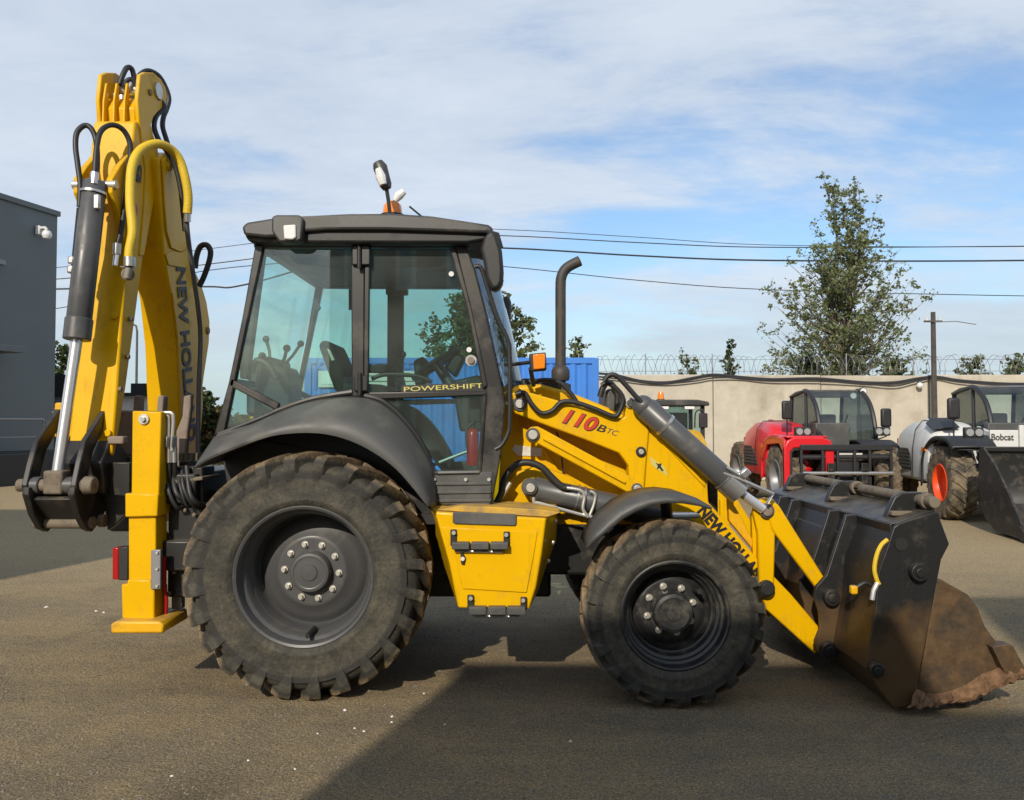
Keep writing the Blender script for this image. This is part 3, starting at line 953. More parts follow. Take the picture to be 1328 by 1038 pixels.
# ---- trees
def leaf_cards(mb, c, r_, n, size, flat=0.8, wood=None):
    tw = []
    for _ in range(3):
        d = V((random.gauss(0, 1), random.gauss(0, 1), random.gauss(.35, .8))).normalized() * r_ * random.uniform(.8, 1.25)
        tw.append(d)
        if wood is not None: wood.tube([V(c), V(c) + d * .55 + V((0, 0, -.04 * r_)), V(c) + d], [.007, .005, .003], 3, caps=False)
    for _ in range(n):
        while True:
            p = V((random.uniform(-1, 1), random.uniform(-1, 1), random.uniform(-1, 1)))
            if p.length < 1: break
        d = random.choice(tw)
        p = V(c) + d * random.uniform(.1, 1.05) + V((p.x, p.y, p.z * flat)) * r_ * .38
        u = V((random.gauss(0, 1), random.gauss(0, 1), random.gauss(0, .7))).normalized()
        w = u.orthogonal().normalized()
        w = (Matrix.Rotation(random.uniform(0, 6.28), 3, u) @ w)
        s_ = size * random.uniform(.6, 1.25)
        mb.add([p - u * s_ * .5, p + w * s_ * .32, p + u * s_ * .55, p - w * s_ * .32], [[0, 1, 2, 3]])
def tree(name, base, H, prof, nl, leafm, label, cat='tree', spread=1.0, clump=.35, leafsize=.13, per=26, up_=0.9, trunk_r=.09, seed=0, trunk_from=0.0, group=None, leaders=1):
    """prof: list of (height fraction, crown half-width in metres)"""
    random.seed(seed + 100)
    t = empty(name, base)
    tag(t, label, cat, group)
    base = V(base)
    wd, lf = MB(), MB()
    tops = []
    for l in range(leaders):
        lean = V((random.uniform(-.06, .06) + (l - (leaders - 1) / 2) * .10, random.uniform(-.05, .05), 0)) * H
        hh = H * (1 - .05 * l)
        pth = [base + lean * (q ** 1.3) + V((0, 0, hh * q)) + V((random.uniform(-.02, .02) * H * (q > 0), random.uniform(-.02, .02) * H * (q > 0), 0)) for q in (0, .2, .4, .6, .8, 1.0)]
        pth = catmull(pth, 4)
        wd.tube(pth, [max(.006, trunk_r * (1 - i / (len(pth) - 1)) ** .9 * (.75 if l else 1)) for i in range(len(pth))], 7)
        tops.append(pth)
    def hw(q):
        for (a, wa), (b, wb) in zip(prof, prof[1:]):
            if a <= q <= b:
                return wa + (wb - wa) * (q - a) / (b - a)
        return 0.05
    for i in range(nl):
        pth = random.choice(tops)
        q = trunk_from + (1 - trunk_from) * ((i + random.random()) / nl) ** .92
        wmax = max(w_ for _, w_ in prof)
        for _ in range(6):
            if random.random() < .12 + .88 * hw(q) / wmax: break
            q = trunk_from + (1 - trunk_from) * random.random()
        q = min(q, .985)
        p0 = pth[min(len(pth) - 1, int(max(0, q - .06) * (len(pth) - 1)))]
        ang = random.uniform(0, 6.283)
        w = hw(q) * random.uniform(.5, 1.0)
        p1 = V((p0.x + math.cos(ang) * w, p0.y + math.sin(ang) * w, base.z + H * q + w * (up_ - .5) * random.uniform(.5, 1.3)))
        p1 = p0 + (p1 - p0)
        mid = p0.lerp(p1, .5) + V((0, 0, -.05 * w))
        bp = catmull([p0, mid, p1], 4)
        wd.tube(bp, [max(.004, trunk_r * .3 * (1 - j / len(bp)) * (1 - q * .6)) for j in range(len(bp))], 4)
        for tpos in (.2, .36, .52, .68, .84, 1.0):
            if random.random() < .85:
                c = bp[min(len(bp) - 1, int(tpos * (len(bp) - 1)))] + V((random.gauss(0, .12), random.gauss(0, .12), random.gauss(0, .12))) * clump * 2
                sc_ = clump * random.uniform(.5, 1.15) * (.55 + .45 * tpos) * (1 - .35 * q)
                leaf_cards(lf, c, sc_, int(per * random.uniform(.5, 1.2)), leafsize, wood=wd)
    for pth in tops:
        for k_ in (-1, -2, -4, -6):
            leaf_cards(lf, pth[k_], clump * .5, int(per * 1.2), leafsize, wood=wd)
    wd.build('trunk', 'bark', t)
    lf.build('crown', leafm, t, smooth=0)
    return t
def btree(name, px_, top, Y, **k):
    a = at(px_, top, Y)
    return tree(name, (a.x, Y, 0), a.z, **k)
btree('birch_tree', 1088, 232, 27, prof=[(0, 1.8), (.25, 2.5), (.36, 2.65), (.46, 2.75), (.57, 2.3), (.69, 1.65), (.82, .95), (.93, .45), (1, .12)], nl=250, leafm='leaf_pale', 
      label='tall loose birch tree rising behind the concrete wall', clump=.44, leafsize=.115, per=24, up_=.85, trunk_r=.13, seed=3, trunk_from=.16, leaders=3)
btree('broadleaf_tree', 618, 372, 26, prof=[(0, 1.0), (.3, 1.7), (.55, 2.0), (.75, 1.65), (.9, 1.0), (1, .3)], nl=150, leafm='leaf_green',
      label='round bushy green tree behind the cab and blue container', clump=.5, leafsize=.16, per=34, up_=.9, trunk_r=.15, seed=5, trunk_from=.3)
btree('slender_tree', 742, 440, 28, prof=[(0, .4), (.5, .55), (.8, .6), (1, .2)], nl=26, leafm='leaf_green', label='small green treetop just right of the exhaust pipe', clump=.32, leafsize=.13, per=18, seed=6, trunk_from=.3)
btree('sapling', 957, 443, 26, prof=[(0, .5), (.5, .5), (.8, .35), (1, .06)], nl=34, leafm='leaf_dark', label='narrow upright sapling above the wall, left of the birch', clump=.22, leafsize=.12, per=12, up_=1.5, seed=8, trunk_from=.4, trunk_r=.04)
btree('shrub', 897, 462, 26, prof=[(0, .4), (.6, .6), (1, .3)], nl=30, leafm='leaf_green', label='low thin shrub above the wall, near the black cab', cat='shrub', group='shrubs growing above the wall', clump=.25, leafsize=.12, per=8, seed=9, trunk_from=.4, trunk_r=.03)
btree('shrub', 1254, 467, 26, prof=[(0, .5), (.7, .7), (1, .35)], nl=34, leafm='leaf_green', label='round green shrub above the wall, right of the utility pole', cat='shrub', group='shrubs growing above the wall', clump=.28, leafsize=.13, per=14, seed=10, trunk_from=.5, trunk_r=.04)
btree('shrub', 1308, 462, 26, prof=[(0, .5), (.7, .5), (.9, .3), (1, .1)], nl=30, leafm='leaf_green', label='pointed green shrub above the wall, rightmost of all', cat='shrub', group='shrubs growing above the wall', clump=.28, leafsize=.13, per=14, seed=11, trunk_from=.5, trunk_r=.04)
btree('shrub', 1045, 462, 26, prof=[(0, .8), (.6, 1.0), (1, .4)], nl=40, leafm='leaf_dark', label='leafy shrub crowding the left foot of the birch', cat='shrub', group='shrubs growing above the wall', clump=.3, leafsize=.14, per=14, seed=12, trunk_from=.4, trunk_r=.04)
btree('shrub', 1170, 468, 26, prof=[(0, .8), (.6, 1.1), (1, .5)], nl=44, leafm='leaf_green', label='leafy shrub crowding the right foot of the birch', cat='shrub', group='shrubs growing above the wall', clump=.3, leafsize=.14, per=14, seed=13, trunk_from=.4, trunk_r=.04)
btree('broadleaf_tree', 84, 446, 40, prof=[(0, .6), (.5, .9), (.8, .7), (1, .2)], nl=40, leafm='leaf_dark', label='dark tree between the grey building and the digging arm', clump=.5, leafsize=.2, per=20, seed=14, trunk_from=.3)
for i, (q, top, m_, lb) in enumerate(((268, 512, 'leaf_dark', 'dark roadside bush seen left of the cab, taller one'), (288, 534, 'leaf_autumn', 'yellowish autumn bush seen left of the cab, lower one'), (252, 540, 'leaf_autumn', 'autumn bush half hidden behind the boom'))):
    btree('bush', q, top, 34, prof=[(0, .6), (.6, .9), (1, .3)], nl=40, leafm=m_, label=lb, cat='bush', group='bushes at the far left edge of the yard', clump=.45, leafsize=.2, per=18, seed=20 + i, trunk_from=.1, trunk_r=.03)
random.seed(31)
vg = MB()
for i in range(900):
    x = random.uniform(-24, -9); y = random.uniform(31.5, 33.5)
    h = random.uniform(.15, .55)
    d = V((random.uniform(-.12, .12), random.uniform(-.1, .1), h))
    vg.add([V((x, y, 0)), V((x + .07, y, 0)), V((x, y, 0)) + d], [[0, 1, 2]])
tag(vg.build('weeds', 'leaf_autumn', smooth=0), kind='stuff', label='dry weeds along the far edge of the yard')

# ================================================================== the backhoe loader
YC = 5.68
NS = 4.92                                  # near side of the cab
root = empty('backhoe_loader', (-0.2, YC, 0))
tag(root, 'large yellow backhoe loader with black cab, front bucket and raised digging arm', 'backhoe loader')

# ---- wheels
def tyre_mesh(Rr, W, rim, nlug, lug, mud, shift, lw):
    mb = MB()
    prof = [(rim - .012, -.37), (rim + .012, -.44), (rim + .04, -.485), (rim + .05, -.49), (rim + .055, -.485), ((rim + Rr) / 2 - .03, -.5), ((rim + Rr) / 2 + .04, -.49), (Rr - lug - .075, -.465), (Rr - lug - .035, -.43), (Rr - lug - .01, -.34), (Rr - lug, -.18)]
    prof = prof + [(Rr - lug + .004, 0)] + [(r_, -y) for r_, y in reversed(prof)]
    mb.lathe([(r_, y * W) for r_, y in prof], (0, 0, 0), (0, 1, 0), 96)
    st = [(.00, Rr - lug - .01, .0, Rr, .0, 1.0), (.35, Rr - lug - .015, .17, Rr - .002, .17, 1.0), (.75, Rr - lug - .03, .34, Rr - .012, .345, 1.05), (1.0, Rr - lug - .06, .42, Rr - .022, .455, 1.15),
          (1.06, Rr - lug - .09, .44, Rr - .045, .50, 1.15), (1.10, Rr - lug - .13, .455, Rr - lug - .055, .512, 1.0), (1.13, Rr - lug - .15, .46, Rr - lug - .115, .497, .75)]
    rnd = random.Random(4)
    for s in (-1, 1):
        for k in range(nlug):
            a0 = 2 * math.pi * (k + (.5 if s > 0 else 0)) / nlug
            rings = []
            jw = rnd.uniform(.92, 1.08)
            for t, rb, yb, rt, yt, ww in st:
                a = a0 + shift * (1 - t)
                hw = lw * ww * .5 / Rr * jw
                wear = rnd.uniform(-.003, .002)
                q = []
                jr, jy = rnd.uniform(-.004, .003), rnd.uniform(-.004, .004)
                for (r_, y_, f_) in ((rb, yb, -1.25), (rt + wear + jr, yt, -.85 + jr * 12), (rt + wear - jr * .4, yt, .85 + jy * 12), (rb, yb, 1.25)):
                    q.append(V((r_ * math.sin(a + hw * f_), s * (y_ * W + (.0 if t else -.012)), r_ * math.cos(a + hw * f_))))
                rings.append(q)
            mb.loft(rings, True, True)
    return mb
def wheel(name, c, Rr, W, rim, nlug, lug, shift, lw, side, rimprof, rimm, nbolt, rbolt, ybolt, rot, label=None, rub='rubber'):
    e = empty(name, c, root)
    if label: e['label'] = label
    t = tyre_mesh(Rr, W, rim, nlug, lug, 0, shift, lw)
    rm = Matrix.Rotation(rot, 3, 'Y')
    t.v = [V(c) + rm @ p for p in t.v]
    t.build('tyre', rub, e, origin=c, smooth=40)
    if side:
        m = MB().lathe([(r_, y) for r_, y in rimprof], c, (0, 1, 0), 64)
        m.build('rim', rimm, e, origin=c, smooth=38)
        for k in range(nbolt):
            a = rot + 2 * math.pi * (k + .35) / nbolt
            p = V(c) + V((math.sin(a) * rbolt, ybolt, math.cos(a) * rbolt))
            b = MB()
            b.cyl(p + V((0, .012, 0)), p + V((0, -.008, 0)), .021, n=12)
            b.cyl(p + V((0, -.008, 0)), p + V((0, -.030, 0)), .0135, .012, n=6)
            b.build('wheel_nut', 'zinc', e)
    else:
        MB().cyl(V(c) + V((0, -.1, 0)), V(c) + V((0, .12, 0)), rim).build('rim', rimm, e, origin=c)
    return e
RW = .43
rc = at(393.5, 742, 4.70); rc.z = .715
rear_prof = [(.405, -.13), (.414, -.165), (.416, -.186), (.405, -.193), (.392, -.186), (.386, -.165), (.383, -.12), (.368, -.108), (.361, -.10), (.357, -.05), (.350, -.035), (.345, -.02), (.341, .045), (.336, .065),
             (.326, .082), (.316, .076), (.306, .062), (.272, .048), (.228, .026), (.212, .012), (.205, .008), (.19, .008), (.125, .008), (.122, -.002), (.119, -.044), (.113, -.052), (.098, -.055), (.093, -.052), (.088, -.052), (.05, -.055), (.046, -.062), (.015, -.064), (.001, -.064)]
wheel('rear_wheel', (rc.x, 4.67 + RW / 2, rc.z), .725, RW, .40, 24, .055, .23, .070, True, [(r_, y) for r_, y in rear_prof], 'rim_grey', 10, .165, .008, R(9), 'large rear wheel with dusty lugged tyre and dark grey rim', rub='rubber_rear')
wheel('rear_wheel', (rc.x, 2 * YC - 4.67 - RW / 2, rc.z), .725, RW, .40, 24, .055, .23, .070, False, None, 'rim_grey', 0, 0, 0, R(2), rub='rubber_rear')
FW = .36
fc = at(876, 794, 4.60); fc.z = .520
front_prof = [(.300, -.11), (.309, -.14), (.311, -.155), (.303, -.160), (.293, -.155), (.288, -.14), (.286, -.10), (.272, -.092), (.268, -.07), (.262, -.065), (.252, -.06), (.247, -.03), (.240, -.022), (.232, -.018), (.228, .03), (.215, .045), (.203, .04), (.195, .028),
              (.17, .018), (.155, .018), (.118, .018), (.116, .005), (.114, -.085), (.108, -.098), (.09, -.103), (.085, -.100), (.045, -.102), (.040, -.110), (.001, -.112)]
fw = wheel('front_wheel', (fc.x, 4.575 + FW / 2, fc.z), .528, FW, .305, 20, .032, .27, .066, True, front_prof, 'rim_black', 8, .138, .018, R(13), 'smaller front wheel with black rim and worn lugged tyre', rub='rubber_front')
wheel('front_wheel', (fc.x, 2 * YC - 4.575 - FW / 2, fc.z), .528, FW, .305, 20, .032, .27, .066, False, None, 'rim_black', 0, 0, 0, R(5), rub='rubber_front')
# valve stub on both rims
MB().cyl((rc.x + .03, 4.85, rc.z - .335), (rc.x + .02, 4.72, rc.z - .345), .018, .014, 10).build('valve', 'hose', bpy.data.objects['rear_wheel'])
MB().cyl((fc.x + .145, 4.75, fc.z + .12), (fc.x + .15, 4.66, fc.z + .125), .022, .016, 10).build('valve', 'hose', fw)

# ---- chassis, axles, hood
ch = MB()
ch.box2((-1.95, YC - .40, .62), (1.2, YC + .40, .95))
ch.box2((-.9, YC - .32, .46), (.2, YC + .32, .7))
ch.build('chassis', 'black_paint', root, bevel=.02)
ax = MB()
ax.cyl((rc.x, 5.0, rc.z), (rc.x, 2 * YC - 5.0, rc.z), .15)
ax.lathe([(.001, -.3), (.15, -.28), (.26, -.1), (.26, .1), (.15, .28), (.001, .3)], (rc.x, YC, rc.z), (0, 1, 0), 24)
ax.build('rear_axle', 'black_paint', root)
ax = MB()
ax.cyl((fc.x, 4.78, fc.z), (fc.x, 2 * YC - 4.78, fc.z), .085)
ax.lathe([(.001, -.24), (.12, -.22), (.19, -.1), (.19, .1), (.12, .22), (.001, .24)], (fc.x, YC, fc.z), (0, 1, 0), 24)
ax.box2((fc.x - .2, YC - .2, fc.z + .05), (fc.x + .2, YC + .2, .8))
ax.cyl((fc.x - .2, 4.95, fc.z - .02), (fc.x - .2, 2 * YC - 4.95, fc.z - .02), .04)
ax.build('front_axle', 'black_paint', root)
MB().cyl((-.55, YC, .66), (fc.x - .15, YC, .6), .05).build('drive_shaft', 'steel', root)

YH = 5.33
hood = MB().prism(ats([(640, 502), (688, 498), (703, 498), (738, 508), (800, 533), (850, 553), (890, 580), (918, 606), (920, 655), (903, 688), (800, 716), (712, 722), (650, 700), (640, 650)], YH), (0, 2 * (YC - YH), 0)).build('hood', 'yellow', root, bevel=.03, seg=3)
MB().prism(ats([(917, 608), (931, 614), (932, 700), (900, 712), (904, 690), (920, 656)], YH + .04), (0, 2 * (YC - YH - .04), 0)).build('grille', 'black_paint', root, bevel=.01)
MB().prism(ats([(786, 505), (800, 503), (805, 520), (805, 545), (785, 538)], 5.4), (0, .5, 0)).build('air_intake', 'plastic', root, bevel=.02)
# loader tower beside the hood: panel, seams and stickers
MB().prism(ats([(650, 500), (668, 505), (690, 560), (745, 640), (832, 650), (905, 688), (800, 716), (715, 722), (655, 664), (646, 640), (650, 580)], 5.295), (0, .03, 0)).build('side_panel', 'yellow', root, bevel=.006)
MB().prism(ats([(664, 583), (668, 577), (703, 582), (702, 592), (672, 591)], 5.288), (0, .008, 0)).build('sticker', 'white_sticker', root)
MB().prism(ats([(641, 655), (650, 632), (670, 612), (700, 604), (738, 618), (770, 650), (730, 668), (700, 664), (648, 662)], 5.21), (0, .07, 0)).build('tower_plate', 'yellow', root, bevel=.012)
seam = MB()
seam.tube(ats([(722, 560), (728, 585), (731, 622)], 5.285), .006, 6)
seam.build('seam', 'hose', root)
fl = MB()
fl.cyl(at(661, 664, 5.02), at(661, 654, 5.02), .032, n=16)
fl.build('filler_cap', 'hose', root)

# ---- exhaust, indicator light
ex = catmull([at(a, b, 5.48) for a, b in ((727, 520), (727, 470), (727, 410), (727, 372), (728, 360), (732, 351), (739, 345), (752, 338.5))], 5)
MB().tube(ex, .036, 20, caps=False).build('exhaust_pipe', 'silencer', root, smooth=60)
e_ = bpy.data.objects['exhaust_pipe']
q = e_.modifiers.new('wall', 'SOLIDIFY'); q.thickness = .006; q.offset = -1
MB().lathe([(.055, -.02), (.062, 0), (.062, .05), (.045, .075), (.037, .08)], at(727, 490, 5.48), (0, 0, 1), 24).build('exhaust_collar', 'silencer', root)
MB().lathe([(.07, -.2), (.07, .0), (.05, .01)], at(727, 499, 5.48), (0, 0, 1), 24).build('silencer', 'silencer', root)
MB().box(at(700, 500, 5.5), (.26, .3, .08)).build('engine_cover', 'hose', root, bevel=.02)
il = MB().prism(ats([(686, 459), (708, 457), (709, 480), (688, 482)], 5.0), (0, .09, 0)).build('indicator_lamp', 'hose', root, bevel=.008)
MB().prism(ats([(691, 460), (707, 458.5), (707, 478), (692, 479.5)], 4.985), (0, .03, 0)).build('lens', 'orange_lens', il, bevel=.006)
MB().tube([at(688, 470, 5.05), at(664, 473, 5.02), at(655, 473, 4.98)], .012, 8).build('lamp_bracket', 'hose', root)
MB().tube([at(688, 478, 5.05), at(692, 500, 5.2)], .014, 8).build('lamp_bracket', 'hose', root)

# ---- loader arm
YA, TA = 5.13, .13
arms = []
def both(o):
    arms.append(o)
    return o
both(MB().prism(ats([(659, 514), (666, 509), (676, 507.5), (690, 510), (728, 521), (783, 536), (806, 543), (811, 540), (810, 526), (813, 518), (818, 515.5), (824, 518), (831, 527), (838, 538), (842, 560), (838, 605), (836, 634), (833, 641), (826, 644), (819, 641), (816, 634), (815, 604), (803, 588), (760, 571), (719, 556), (667, 536), (660, 530)], YA), (0, TA, 0)).build('upper_arm', 'yellow', root, bevel=.010))
both(MB().prism(ats([(682, 569), (682, 560), (688, 554), (697, 553), (703, 556), (819, 619), (832, 627), (835, 636), (830, 642), (822, 643), (812, 638), (696, 575), (688, 575)], YA - .035), (0, .03, 0)).build('control_link', 'yellow', root, bevel=.008))
both(MB().prism(ats([(706, 566), (812, 624), (811, 628), (704, 570)], YA - .052), (0, .018, 0)).build('link_rib', 'yellow', root, bevel=.004))
both(MB().prism(ats([(830, 529), (838, 534), (848, 546), (880, 579), (917, 617), (919, 652), (943, 678), (978, 720), (1001, 745), (1026, 771), (1067, 819), (1068, 832), (1058, 849), (994, 791), (977, 739), (947, 707), (918, 688), (899, 677), (867, 672), (838, 650), (832, 640), (836, 600), (836, 560)], YA + .02), (0, TA - .02, 0)).build('lower_arm', 'yellow', root, bevel=.010))
both(MB().prism(ats([(835, 540), (842, 547), (915, 628), (914, 632), (836, 550)], YA + .008), (0, .014, 0)).build('arm_rib', 'yellow', root, bevel=.003))
both(MB().prism(ats([(977, 664), (979, 654), (985, 648), (994, 646), (1003, 648), (1009, 655), (1006, 680), (1004, 763), (998, 770), (990, 770), (985, 763), (983, 690)], YA - .02), (0, .05, 0)).build('bellcrank', 'yellow', root, bevel=.010))
both(MB().prism(ats([(975, 668), (981, 660), (982, 765), (978, 758)], YA + .05), (0, .05, 0)).build('bellcrank', 'yellow', root, bevel=.006))
both(MB().prism(ats([(1000, 651), (1010, 655), (1071, 752), (1070, 762), (1062, 768), (1002, 688), (996, 668)], YA - .035), (0, .045, 0)).build('tilt_link', 'yellow', root, bevel=.010))
both(MB().prism(ats([(944, 636), (952, 640), (952, 655), (960, 668), (976, 700), (976, 712), (946, 676)], YA + .06), (0, .06, 0)).build('stay_plate', 'yellow_worn', root, bevel=.006))
# upper arm crossing tube and tilt cylinder
def pin(px_, py_, Y, r_, m='zinc', depth=.03, ring='cylinder_grey', rr=1.5, name='pin'):
    p = at(px_, py_, Y)
    o = MB().cyl(p + V((0, .02, 0)), p + V((0, -depth * .5, 0)), r_ * rr, n=24).build(name + '_boss', ring, root, bevel=.003)
    MB().cyl(p + V((0, 0, 0)), p + V((0, -depth, 0)), r_, r_ * .92, n=20).build(name, m, o, bevel=.002)
    return o
both(pin(674, 524, YA, .030, rr=1.55)); both(pin(691, 564, YA - .035, .032, rr=1.35)); both(pin(817.5, 523, YA, .026, 'cylinder_grey', rr=1.3, ring='zinc'))
pin(831, 586, YA, .018, 'zinc', rr=1.8, ring='hose'); both(pin(826, 634, YA - .04, .026, 'zinc', rr=1.35))
both(pin(994, 662.5, YA - .035, .034, 'cast_dusty', rr=1.35)); both(pin(994, 763, YA - .03, .042, 'hose', rr=1.2, ring='hose'))
for o in list(arms):
    kids = [c for c in o.children]
    n = mirror_copy(o, root, YC)
    for c in kids:
        mirror_copy(c, n, YC)
MB().cyl(at(905, 668, YA + .1), V((at(905, 668, YA + .1).x, 2 * YC - YA - .1, at(905, 668, YA + .1).z)), .07).build('cross_tube', 'yellow', root)

def cylinder(name, p0, p1, p2, r_, rr, m='cylinder_grey', gland=True):
    """barrel p0-p1, rod p1-p2"""
    p0, p1, p2 = V(p0), V(p1), V(p2)
    d = (p1 - p0).normalized()
    b = MB().tube([p0 - d * .0, p0 + d * .01, p1 - d * .01, p1], [r_ * .85, r_, r_, r_ * .9], 24).build(name, m, root, smooth=50)
    if gland:
        MB().cyl(p1 - d * .12, p1 + d * .015, r_ * 1.10, n=24).build('gland', m, b, bevel=.006)
    MB().cyl(p1, p2, rr, n=18).build('rod', 'chrome', b)
    return b
tc_ = cylinder('tilt_cylinder', at(836, 528, YA - .05), at(957, 637, YA - .05), at(990, 661, YA - .05), .074, .030)
ban = MB(); d_ = (at(957, 637, YA - .05) - at(836, 528, YA - .05)).normalized(); pb = at(861, 550, YA - .05)
ban.cyl(pb, pb + d_ * .02, .079, n=24); ban.build('clamp', 'steel', tc_); ban = MB()
pb = at(944, 625, YA - .05); ban.cyl(pb - d_ * .02, pb + d_ * .10, .083, n=24)
ban.build('clamp', 'steel', tc_)
MB().sphere(at(834, 527, YA - .05), .07, 10).build('cylinder_eye', 'cylinder_grey', tc_)
vm = MB()
vm.tube([at(905, 585, YA - .10), at(936, 613, YA - .11), at(960, 622, YA - .12), at(1003, 641, YA - .12), at(995, 653, YA - .12)], .012, 8)
vm.tube([at(942, 606, YA - .11), at(962, 618, YA - .12)], .012, 8)
vm.build('hydraulic_pipe', 'steel', root)
MB().box(at(966, 614, YA - .12), (.06, .05, .05), Matrix.Rotation(R(-40), 3, 'Y')).build('valve_block', 'steel', root, bevel=.008)
cylinder('tilt_cylinder', V((at(836, 528, YA).x, 2 * YC - YA, at(836, 528, YA).z)), V((at(957, 637, YA).x, 2 * YC - YA, at(957, 637, YA).z)), V((at(990, 661, YA).x, 2 * YC - YA, at(990, 661, YA).z)), .074, .030)
lc = cylinder('lift_cylinder', at(690, 633, YA + .03), at(858, 670, YA + .03), at(905, 668, YA + .05), .076, .034)
MB().cyl(at(688, 632, YA - .03), at(688, 632, YA + .1), .058).build('cylinder_eye', 'cylinder_grey', lc, bevel=.005)
pin(688, 632.5, YA - .05, .030, 'zinc', rr=1.45)
lp = MB()
lp.tube(catmull(ats([(692, 645), (693, 652), (700, 653), (740, 664), (768, 671), (800, 676)], YA - .06), 4), .011, 8)
lp.tube(catmull(ats([(735, 633), (752, 636), (758, 644), (756, 660), (763, 671)], YA - .065), 4), .011, 8)
lp.tube(catmull(ats([(765, 637), (772, 642), (770, 655), (765, 668)], YA - .06), 4), .010, 8)
lp.build('hydraulic_pipe', 'zinc', root)
for q in (747, 755):
    cl_ = MB(); a = at(q, 645 + (q - 747) * .22, YA + .03); dd = (at(858, 670, YA) - at(690, 633, YA)).normalized()
    cl_.cyl(a, a + dd * .014, .081, n=24)
    cl_.build('clamp', 'steel', lc)
def hose(pts, Y, r_=.014, m='hose', name='hose', k=6, parent=None):
    """pts: (px, py[, Y]) along the hose"""
    mb = MB().tube(catmull([at(p[0], p[1], p[2] if len(p) > 2 else Y) for p in pts], k), r_, 8)
    return mb.build(name, m, parent or root, smooth=60)
hose([(640, 660), (650, 640), (655, 620), (668, 604), (684, 600), (702, 606), (716, 620), (730, 632), (740, 633)], YA - .05, .022)
hose([(636, 662), (648, 648), (662, 626)], YA - .04, .014, 'zinc')
hose([(668, 512), (680, 510), (690, 525), (702, 536), (716, 533), (728, 522), (745, 522), (770, 530), (795, 540), (803, 535), (808, 518), (800, 505), (788, 497), (780, 500)], YA - .03, .016)
hose([(672, 506), (686, 518), (700, 533), (712, 530), (724, 520)], YA + .02, .014)
hose([(690, 497), (705, 493), (725, 496), (740, 510), (752, 528)], 5.25, .015)
hose([(783, 495), (790, 487), (800, 488), (812, 500), (828, 518), (850, 540), (880, 566), (910, 592), (936, 612)], YA - .10, .016)
hose([(800, 533), (800, 510), (790, 496), (782, 503), (778, 515)], 5.35, .020)
hose([(832, 516), (860, 545), (890, 572), (930, 606), (950, 612)], YA - .08, .013)
# writing on the arm
d110 = (at(800, 556, YA) - at(728, 534, YA)).normalized()
up110 = V((-d110.z, 0, d110.x))
if up110.z < 0: up110 = -up110
text('110', 'lettering_black', root, at(728.4, 548.9, YA - .001), d110, up110, .099, .226, bold=.055, lift=.0008, shear=.25)
text('110', 'lettering_red', root, at(729, 548, YA - .0025), d110, up110, .090, .218, bold=.03, lift=.0008, shear=.25)
text('B', 'lettering_black', root, at(773, 558.5, YA - .001), d110, up110, .046, .06, bold=.012, lift=.0008, shear=.25)
text('TC', 'cylinder_grey', root, at(787, 562, YA - .001), d110, up110, .034, .072, bold=.0, lift=.0008, shear=.35)
dn = (at(987, 752, YA + .02) - at(902, 651, YA + .02)).normalized()
upn = V((-dn.z, 0, dn.x))
if upn.z < 0: upn = -upn
text('NEW HOLLAND', 'lettering_black', root, at(903, 664.5, YA + .019), dn, upn, .083, .64, bold=.05, lift=.001)
MB().prism(ats([(842, 592), (862, 606), (866, 618), (846, 604)], YA + .0175), (0, .002, 0)).build('sticker', 'lettering_yellow', root)
MB().prism(ats([(850, 600), (854, 602), (858, 601), (857, 605), (861, 611), (858, 611), (855, 607), (852, 609), (853, 604)], YA + .0155), (0, .002, 0)).build('sticker_mark', 'lettering_black', root, smooth=0)

# ---- front fender: curved band with a downturned outer skirt
up_e = [(760, 709), (764, 698), (772, 685), (784, 671), (801, 657), (820, 647), (840, 641), (862, 639), (885, 642), (905, 649), (922, 659)]
lo_e = [(762, 711), (768, 705), (778, 697), (791, 687), (808, 673), (826, 663), (846, 655.5), (865, 652.5), (885, 653), (905, 656), (922, 661)]
uu = ats(up_e, 4.62); ll = ats(lo_e, 4.575)
mb = MB()
mb.sheet([[p + V((0, .36, 0)) for p in uu], [p + V((0, .03, .004)) for p in uu], [u.lerp(l, .25) + V((0, -.01, 0)) for u, l in zip(uu, ll)], [u.lerp(l, .6) + V((0, -.02, 0)) for u, l in zip(uu, ll)], ll])
mb.build('front_fender', 'plastic', root, smooth=60, solid=.012)
ffo = bpy.data.objects['front_fender']
mirror_copy(ffo, root, YC)
MB().tube([at(862, 640, 4.8), at(865, 668, 4.85), at(868, 700, 4.95)], .035, 10).build('fender_bracket', 'black_paint', root)

# ---- tool box with steps
YT = 4.74
fr = ats([(564, 664), (708, 673), (702, 721), (695, 762), (686, 791), (594, 789), (583, 731)], YT)
bk = ats([(543, 655), (728, 665), (726, 716), (712, 752), (700, 790), (588, 786), (560, 731)], YT)
bk = [V((p.x, YT + .42, p.z + .012)) for p in bk]
bx = MB().loft([fr, bk], True, True).build('tool_box', 'yellow', root, bevel=.012, seg=3)
MB().prism(ats([(572, 684), (697, 690), (692, 722), (683, 769), (600, 764), (590, 720)], YT - .008), (0, .01, 0)).build('door_panel', 'yellow', bx, bevel=.004)
MB().prism(ats([(587, 666), (589, 664), (668, 667), (670, 669), (670, 680), (668, 682.5), (590, 680), (587, 678)], YT - .012), (0, .016, 0)).build('black_pad', 'plastic', bx, bevel=.006)
MB().prism(ats([(566, 662), (710, 671), (727, 665), (700, 661), (600, 656)], YT + .02), (0, .36, 0)).build('top_plate', 'yellow_dusty', bx, bevel=.004)
